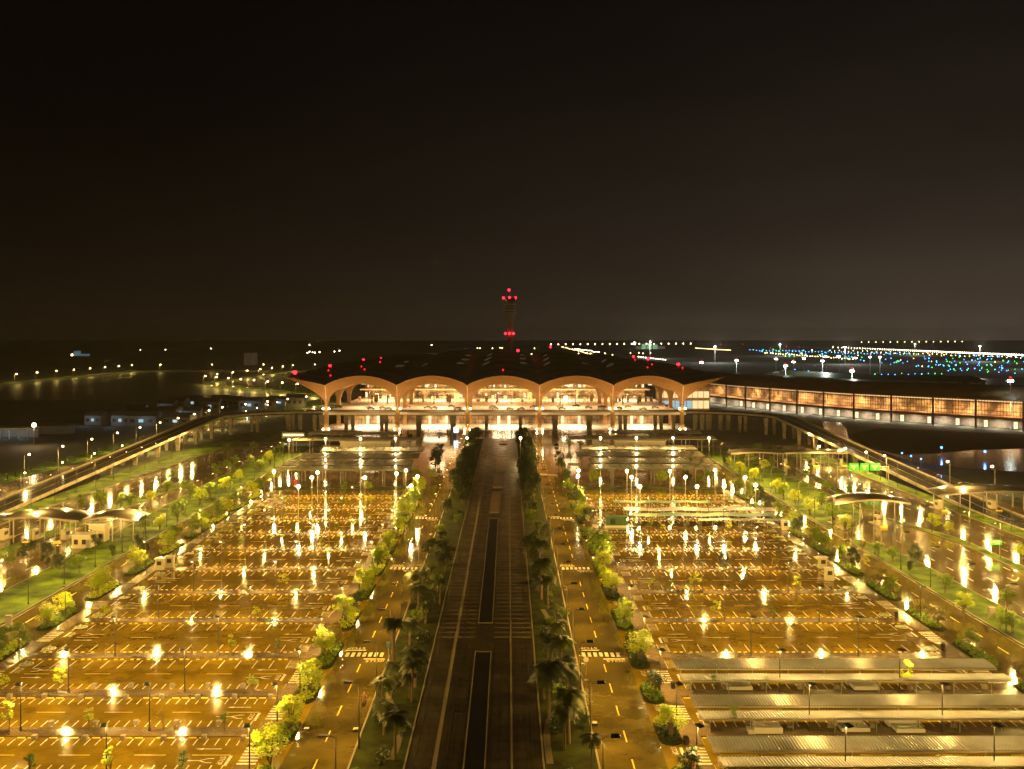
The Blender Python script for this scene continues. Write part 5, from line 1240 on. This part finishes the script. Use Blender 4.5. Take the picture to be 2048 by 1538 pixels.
# motorbike with rider on the left boulevard
def person_mesh(col, pose=0, seed=0):
    rnd = random.Random(seed); b = MB(); st = rnd.uniform(.08, .22)
    b.tube([(0, 0, .86), (-.09, st, .48), (-.09, st*.9, .05)], [.10, .07, .045], 6); b.tube([(0, 0, .86), (.09, -st, .48), (.09, -st*1.1, .05)], [.10, .07, .045], 6)
    b.tube([(0, 0, .80), (0, .01, 1.1), (0, .0, 1.38), (0, 0, 1.5)], [.15, .14, .18, .06], 8)
    for s in (-1, 1): b.tube([(s*.17, 0, 1.38), (s*.25, .04*s, 1.08), (s*.22, .16, .86)], [.06, .045, .035], 5)
    b.sphere((0, 0, 1.63), .115, 8, 6, 1.15)
    return b.mesh('body', col)
def rider():
    x, y, _ = g(728, 1410); o = empty('motorbike', (x, y, 0), radians(80), label='red motorbike ridden along the kerb of the left boulevard', cat='motorbike')
    k_ = MB().tube([(0, -.05, 0), (0, .05, 0)], .3, 12).mesh('wheel', M['dark'])
    for sx in (-.6, .6): part('wheel', k_, o, (sx, 0, .3))
    MB().tube([(-.6, 0, .5), (-.1, 0, .62), (.3, 0, .55), (.55, 0, .95)], [.12, .16, .12, .06], 6).build('frame', mat('red_paint', (.15, .02, .02), .3), o)
    MB().tube([(.5, -.3, 1.0), (.55, 0, 1.02), (.5, .3, 1.0)], .025, 5).build('handlebar', M['dark'], o)
    p = MB(); cl_ = mat('pink_jacket', (.20, .09, .08), .7)
    p.tube([(-.25, 0, .75), (-.15, 0, 1.05), (-.02, 0, 1.32), (0, 0, 1.42)], [.17, .15, .17, .06], 8); p.sphere((.04, 0, 1.56), .14, 8, 6)
    for s in (-1, 1): p.tube([(-.2, s*.1, .75), (.2, s*.2, .7), (.1, s*.2, .3)], [.1, .075, .05], 6); p.tube([(-.02, s*.17, 1.3), (.2, s*.27, 1.1), (.48, s*.25, 1.02)], [.06, .045, .035], 5)
    r = p.build('person', cl_, None, label='person in a pink jacket riding the red motorbike', cat='person'); r.location = (x, y, 0); r.rotation_euler.z = radians(80)
rider()
PM = [person_mesh(mat(n_, c_, .8), 0, s) for s, (n_, c_) in enumerate((('dark_clothes', (.02, .02, .025)), ('white_shirt', (.6, .58, .55)), ('brown_clothes', (.12, .06, .04)), ('grey_clothes', (.12, .12, .12)), ('red_shirt', (.3, .04, .03))))]
PN = ['dark clothes', 'a white shirt', 'brown clothes', 'grey clothes', 'a red shirt']
pp = [(random.uniform(800, 905), random.uniform(864, 874)) for _ in range(26)]+[(random.uniform(965, 1090), random.uniform(866, 876)) for _ in range(22)]+[(random.uniform(1095, 1140), random.uniform(864, 874)) for _ in range(8)]
pp.sort()
for i, (px, py) in enumerate(pp):
    x, y, _ = g(px, py); k = random.randrange(5); o = part('person', PM[k], None, (x, min(y, 511), .05)); o.rotation_euler.z = random.uniform(0, 6.28); o.scale = (1.12,)*3
    tag(o, f'person in {PN[k]} standing before the arrivals level, {od(i)} from the left', 'person', 'people waiting in front of the terminal')

# ================================================================== FAR LEFT VILLAGE
def house(px, py, w_, d_, h_, label, win, rz=0, roofm=None):
    x, y, _ = g(px, py); o = empty('house', (x, y, 0), rz, label=label, cat='house', group='houses beyond the left perimeter')
    MB().box(-w_/2, w_/2, 0, d_, 0, h_).build('wall', mat('house_wall', (.35, .33, .30), .8) if 'hw' not in M else M['hw'], o)
    b = MB(); b.add([(-w_/2-.5, -.5, h_), (w_/2+.5, -.5, h_), (w_/2+.5, d_+.5, h_), (-w_/2-.5, d_+.5, h_), (-w_/2-.5, d_/2, h_+2.2), (w_/2+.5, d_/2, h_+2.2)], [(0, 1, 5, 4), (2, 3, 4, 5), (1, 2, 5), (3, 0, 4), (0, 3, 2, 1)])
    b.build('roof', roofm or M['hr'], o)
    for k in range(3):
        wm_ = M['win_cool'] if (k == 1 and win) else M['dark']; MB().box(-w_/2+1+k*w_/3.2, -w_/2+1+k*w_/3.2+w_/6, -.07, -.01, h_*.4, h_*.7).build('window', wm_, o)
M['hw'] = mat('house_wall', (.14, .13, .12), .8); M['hr'] = mat('house_roof', (.10, .10, .10), .6)
LD_H = light('house_light', 'POINT', 500, (.55, .8, 1), .5)
HS = [(185, 850, 1), (215, 846, 0), (240, 852, 1), (284, 853, 1), (300, 838, 0), (330, 845, 0), (352, 852, 1), (375, 842, 1), (400, 838, 0), (420, 825, 1), (350, 820, 0), (385, 815, 1), (440, 812, 0), (470, 815, 0), (500, 820, 1), (530, 818, 1), (560, 812, 1), (590, 815, 0), (330, 828, 1), (270, 835, 0)]
for i, (px, py, w_) in enumerate(sorted(HS)):
    house(px, py, random.uniform(9, 16), random.uniform(7, 10), random.uniform(4, 7), f'dim pitched-roof house beyond the left perimeter road, {od(i)} from the left', w_, random.uniform(-.2, .2))
    if w_ and i % 2 == 0: x, y, _ = g(px, py); put_light(LD_H, (x+random.uniform(-3, 3), y-5, 4))
x, y, _ = g(20, 878); o = empty('yard_building', (x, y, 0), label='white lit frame building at the left edge of the photo', cat='building')
MB().box(-14, 9, 0, 10, 4.4, 5.2).build('roof', M['white_metal'], o); MB().box(-14, 9, 9, 10, 0, 4.4).build('wall', M['hw'], o); put_light(LD_H, (-6, 4, 3.6), o); put_light(LD_H, (3, 4, 3.6), o)
for k in range(6): MB().box(-13.6+k*4.3, -13.2+k*4.3, 0, .4, 0, 4.4).build('column', M['white_metal'], o)
o = empty('shed', (g(100, 868)[0], g(100, 868)[1], 0), label='low blue-grey shed under the bright amber yard lamp', cat='shed')
MB().box(-9, 9, 0, 8, 0, 4).build('wall', mat('blue_wall', (.12, .15, .3), .7), o); MB().add([(-10, -1, 4.01), (10, -1, 4.01), (10, 9, 4.6), (-10, 9, 4.6)], [(0, 1, 2, 3)]).build('roof', M['hr'], o)
x, y, z = g(68, 850, 9); o = empty('yard_lamp', (x, y, 0), label='very bright amber yard lamp at the far left', cat='street lamp')
MB().sphere((0, 0, 9), .9).build('lamp_globe', M['lens_w'], o); MB().cyl(0, 0, 0, 8.4, .12).build('pole', M['galv'], o); put_light(light('yard_light', 'POINT', 9000, (1, .62, .3), .5), (0, -1.4, 9), o)
o = empty('distant_tower_block', (g(151, 712)[0], g(151, 712)[1], 0), label='tiny distant blue-lit building on the left horizon', cat='building'); q0 = g(151, 712)[1]/F
MB().box(-4*q0, 4*q0, 0, 20, 0, 10*q0).build('tower', mat('blue_lit', (.15, .2, .25), .8, emit=(.10, .2, .24), es=.6), o); MB().box(4.2*q0, 22*q0, 0, 20, 0, 4*q0).build('wing', bpy.data.materials['blue_lit'], o)
MB().sphere((-7*q0, 0, 2*q0), 1.6*q0).build('floodlight', M['lens_w'], o)
for px, nmx in ((497, 'left'), (862, 'left')): 
    x, y, _ = g(px, 730 if px < 600 else 716); o = empty('distant_block', (x, y, 0), label=f'faint grey slab block {"left of the terminal roof" if px < 600 else "just behind the terminal roof crest"}', cat='building'); u = y/F
    MB().box(-9*u, 9*u, 0, 30, 0, (24 if px < 600 else 9)*u).build('facade', mat('faint_block', (.1, .09, .07), .9, emit=(.06, .035, .02), es=.5), o)
    for k in range(4): MB().box((-8+4.2*k)*u, (-6+4.2*k)*u, -1, -.5, 2*u, 7*u).build('window', bpy.data.materials['faint_block'], o)

# ================================================================== AIRFIELD LIGHTS
def dotmesh(m, n=6): return MB().sphere((0, 0, 0), 1, n, 4).mesh('light_globe', M[m])
DM = {k: dotmesh(k) for k in ('dot_b', 'dot_c', 'dot_g', 'dot_y', 'dot_w', 'dot_f', 'red_s', 'lens_w', 'star')}
def dot(m, px, py, r_px, name, label, cat, grp, z=1.0):
    py = max(py, YH+3.2) if z < 20 else py
    x, y, _ = g(px, py, z); r = r_px*y/F; o = part(name, DM[m], None, (x, y, max(z, r))); o.scale = (r, r, r); return tag(o, label, cat, grp)
rnd = random.Random(3)
CNM = {'dot_b': 'blue', 'dot_c': 'cyan', 'dot_g': 'green', 'dot_y': 'yellow'}
for i in range(150):
    px = 1500+548*rnd.random()**.8; t = rnd.random(); py = 698+(px-1500)*.022+t*(8+(px-1500)*.062)
    m = rnd.choice(['dot_b']*9+['dot_c']*6+['dot_g']*4+['dot_y']*2)
    dot(m, px, py, rnd.uniform(.6, 1.15), 'taxiway_light', f'tiny {CNM[m]} taxiway light scattered on the dark airfield at right', 'airfield light', f'{CNM[m]} taxiway lights on the airfield')
for i in range(34):     # nearer curved line of taxiway lights
    t = i/33; px = 1590+440*t; py = 741+8*sin(t*5)+rnd.uniform(-3, 4)+6*t; m = rnd.choice(['dot_b', 'dot_b', 'dot_c', 'dot_g'])
    if py < 715 or 1640 < px < 1760 and rnd.random() < .4: continue
    dot(m, px, py, rnd.uniform(.6, 1.0), 'taxiway_light', f'tiny {CNM[m]} taxiway light scattered on the dark airfield at right', 'airfield light', f'{CNM[m]} taxiway lights on the airfield')
for i in range(50): 
    t = i/49; dot('dot_c' if i % 3 else 'dot_b', 1500+320*t, 700+t*9+rnd.uniform(-1.5, 1.5), .8, 'taxiway_light', f'tiny {"cyan" if i % 3 else "blue"} taxiway light scattered on the dark airfield at right', 'airfield light', f'{"cyan" if i % 3 else "blue"} taxiway lights on the airfield')
for i in range(34): dot('dot_y', 1530+i*5.3+rnd.uniform(-1, 1), 706+i*.35+rnd.uniform(-1, 1), .9, 'taxiway_light', 'tiny yellow taxiway light scattered on the dark airfield at right', 'airfield light', 'yellow taxiway lights on the airfield')
for i in range(96):
    t = i/95; t2 = t**.8; dot('dot_w', 1666+390*t2, 694.5+15.5*t2, .70+.22*t, 'runway_light', 'warm white runway light in the bright line along the right horizon', 'airfield light', 'runway edge lights in the bright line')
for i in range(44): px = 1660+400*i/43; dot('dot_y', px, 700.5+(px-1660)*.037+rnd.uniform(-1.5, 2), .75, 'approach_light', 'small amber light just below the bright runway line', 'airfield light', 'amber lights below the runway line')
for i in range(26): dot('dot_y', 1392+i*2.75, 696.5+i*.16, .75, 'approach_light', 'small amber light in the short line left of the blue lights', 'airfield light', 'amber approach lights right of the terminal')
for i in range(20): dot('star', 1102+14.7*i, 689.5-.1*i, .95, 'horizon_lamp', 'evenly spaced amber lamp on the horizon right of the control tower', 'street lamp', 'horizon lamps right of the control tower')
for i in range(15): dot('dot_y', 1723+14.4*i, 685-.1*i, .95, 'horizon_lamp', 'evenly spaced amber lamp above the bright runway line', 'street lamp', 'horizon lamps above the runway')
for i in range(12): dot('dot_w', 1277+i*4.9, 713.5-(0 if 0 else 0)+i*.55-6*(i < 0), .9, 'approach_light', 'warm light in the diagonal string behind the right roof end', 'airfield light', 'diagonal light string behind the roof')
for i in range(22): dot('dot_y', 1125+i*3.0+rnd.uniform(-1, 1), 694+i*.75+rnd.uniform(-.6, .6), .85, 'town_light', 'small yellow town street light behind the terminal roof crest', 'street lamp', 'town street lights behind the roof crest')
for i in range(16): dot('dot_w', 1150+i*3.2, 697+i*.5+rnd.uniform(-1, 1), .7, 'town_light', 'small pale town light row behind the terminal roof crest', 'street lamp', 'pale town lights behind the roof crest')
for i, (px, py) in enumerate(((955, 696.5), (960, 697), (985, 697), (1000, 696), (1004, 696.5), (1069, 697), (1063, 708), (1157, 707), (1181, 707), (1210, 707), (1225, 710), (1261, 706), (1278, 706), (1286, 707), (1301, 706), (619, 703.5), (625, 705), (630, 705.5), (639, 704.5), (669, 703.5), (679, 702), (615, 706), (281, 700), (331, 699.5), (422, 697.5), (619, 690.5), (863, 690.5))):
    dot('dot_y' if px > 900 else 'dot_w', px, py, 1.0 if px > 600 else .8, 'distant_lamp', f'small distant lamp on the dark horizon, {od(i)} of the scattered ones', 'street lamp', 'scattered distant lamps')
for i in range(30):
    px = rnd.uniform(0, 2048); dot('dot_f', px, 679+rnd.random()*8, .55, 'faint_lamp', 'barely visible faint lamp near the dark horizon', 'street lamp', 'faint lamps near the horizon')
for i, (px, py) in enumerate(((1442, 689), (1486, 689), (1541, 696), (1573, 694), (1598, 694))):
    dot('red_s', px, py, .9, 'red_light', f'small red light on the right horizon, {od(i)} from the left', 'airfield light', 'red lights on the right horizon')
# hangar block with green floodlights
o = empty('hangar', (g(1300, 698)[0], g(1300, 698)[1], 0), label='distant hangar with pale green floodlit gable towers on the horizon', cat='building'); u = g(1300, 698)[1]/F
mh = mat('floodlit_wall', (.3, .4, .3), .8, emit=(.25, .6, .32), es=.7)
for (a, c, h_) in ((-14, -8, 10), (-3, 4, 11), (9, 15, 9)): MB().box(a*u, c*u, 0, 40, 0, h_*u).build('gable_tower', mh, o)
MB().box(-16*u, 34*u, 50, 200, 0, 5*u).build('wall', mat('hangar_wall', (.2, .2, .17), .8, emit=(.3, .25, .15), es=.3), o)
for (a, z) in ((0, 14), (-31, 11.5)): MB().sphere((a*u, -5, z*u), (2.3 if a else 1.5)*u).build('floodlight', M['lamp_w'], o)
# apron floodlight masts
MH = MB().box(-1.4, 1.4, -.3, .3, -.5, .5).mesh('floodlight_bank', M['lamp_w']); MP = MB().cyl(0, 0, 0, 24.4, .35, .2, 6).mesh('mast', M['white_metal']); MR = MB().sphere((0, 0, 1.6), .7).mesh('red_lamp', M['red_s'])
for i, (px, py) in enumerate(((1403, 725), (1473, 721), (1552, 718), (1571, 732), (1587, 724), (1608, 717), (1645, 722), (1652, 713.5), (1678, 713), (1704, 742), (1711, 716), (1740, 714), (1760, 714), (2019, 712), (2021, 762))):
    x, y, _ = g(px, py, 25); o = empty('floodlight_mast', (x, y, 0), label=f'tall white apron floodlight mast, {od(i)} from the left', cat='light mast', group='apron floodlight masts')
    part('floodlight_bank', MH, o, (0, 0, 25)); part('mast', MP, o); part('red_lamp', MR, o, (0, 0, 25))
    if i in (1, 3, 6, 9, 12): put_light(LD_AP, (0, -3, 26), o)
LD_AF = light('airfield_haze_glow', 'POINT', 230000, (.95, .90, .80), 2)  # added masts standing in for horizon floodlights, to glow in the haze
for i, (px, D) in enumerate(((1300, 2300), (1430, 1900), (1560, 2600), (1690, 1800), (1830, 2700), (1960, 2000), (2100, 1500))):
    o = empty('floodlight_mast', (xd(px, D), D, 0), 0, 1.2, label=f'added floodlight mast for haze glow far out on the airfield, {od(i)} from the left', cat='light mast', group='added haze-glow masts on the far airfield')
    part('floodlight_bank', MH, o, (0, 0, 25)); part('mast', MP, o); put_light(LD_AF, (0, -3, 26), o)
for i, (px, py) in enumerate(((1883, 895), (1970, 903), (1804, 906), (1822, 912), (1842, 918))):
    x, y, _ = g(px, py, 3); o = empty('blue_beacon', (x, y, 0), label=['bright blue beacon on the pond, left of the two', 'bright blue beacon on the pond, right of the two', 'small blue beacon at the fence, leftmost', 'small blue beacon at the fence, middle', 'small blue beacon at the fence, rightmost'][i], cat='beacon', group='blue beacons by the pond')
    MB().sphere((0, 0, 3), .45 if i < 2 else .3).build('beacon_globe', M['dot_b'], o); MB().cyl(0, 0, 0, 2.7, .06).build('post', M['galv'], o)
    put_light(light('blue_light', 'POINT', 500, (.1, .25, 1), .2), (0, 0, 3.8), o)

# ================================================================== HAZE
hz = bpy.data.materials.new('haze'); hz.use_nodes = True; Tn = hz.node_tree; Tn.nodes.clear()
pv = Tn.nodes.new('ShaderNodeVolumePrincipled'); pv.inputs['Color'].default_value = (.80, .72, .60, 1); pv.inputs['Density'].default_value = .00008; pv.inputs['Anisotropy'].default_value = .2
oo = Tn.nodes.new('ShaderNodeOutputMaterial'); Tn.links.new(pv.outputs[0], oo.inputs['Volume'])
MB().box(-4000, 4000, -80, 6500, -1.2, 96).build('haze', hz, kind='stuff')
S.cycles.volume_bounces = 0
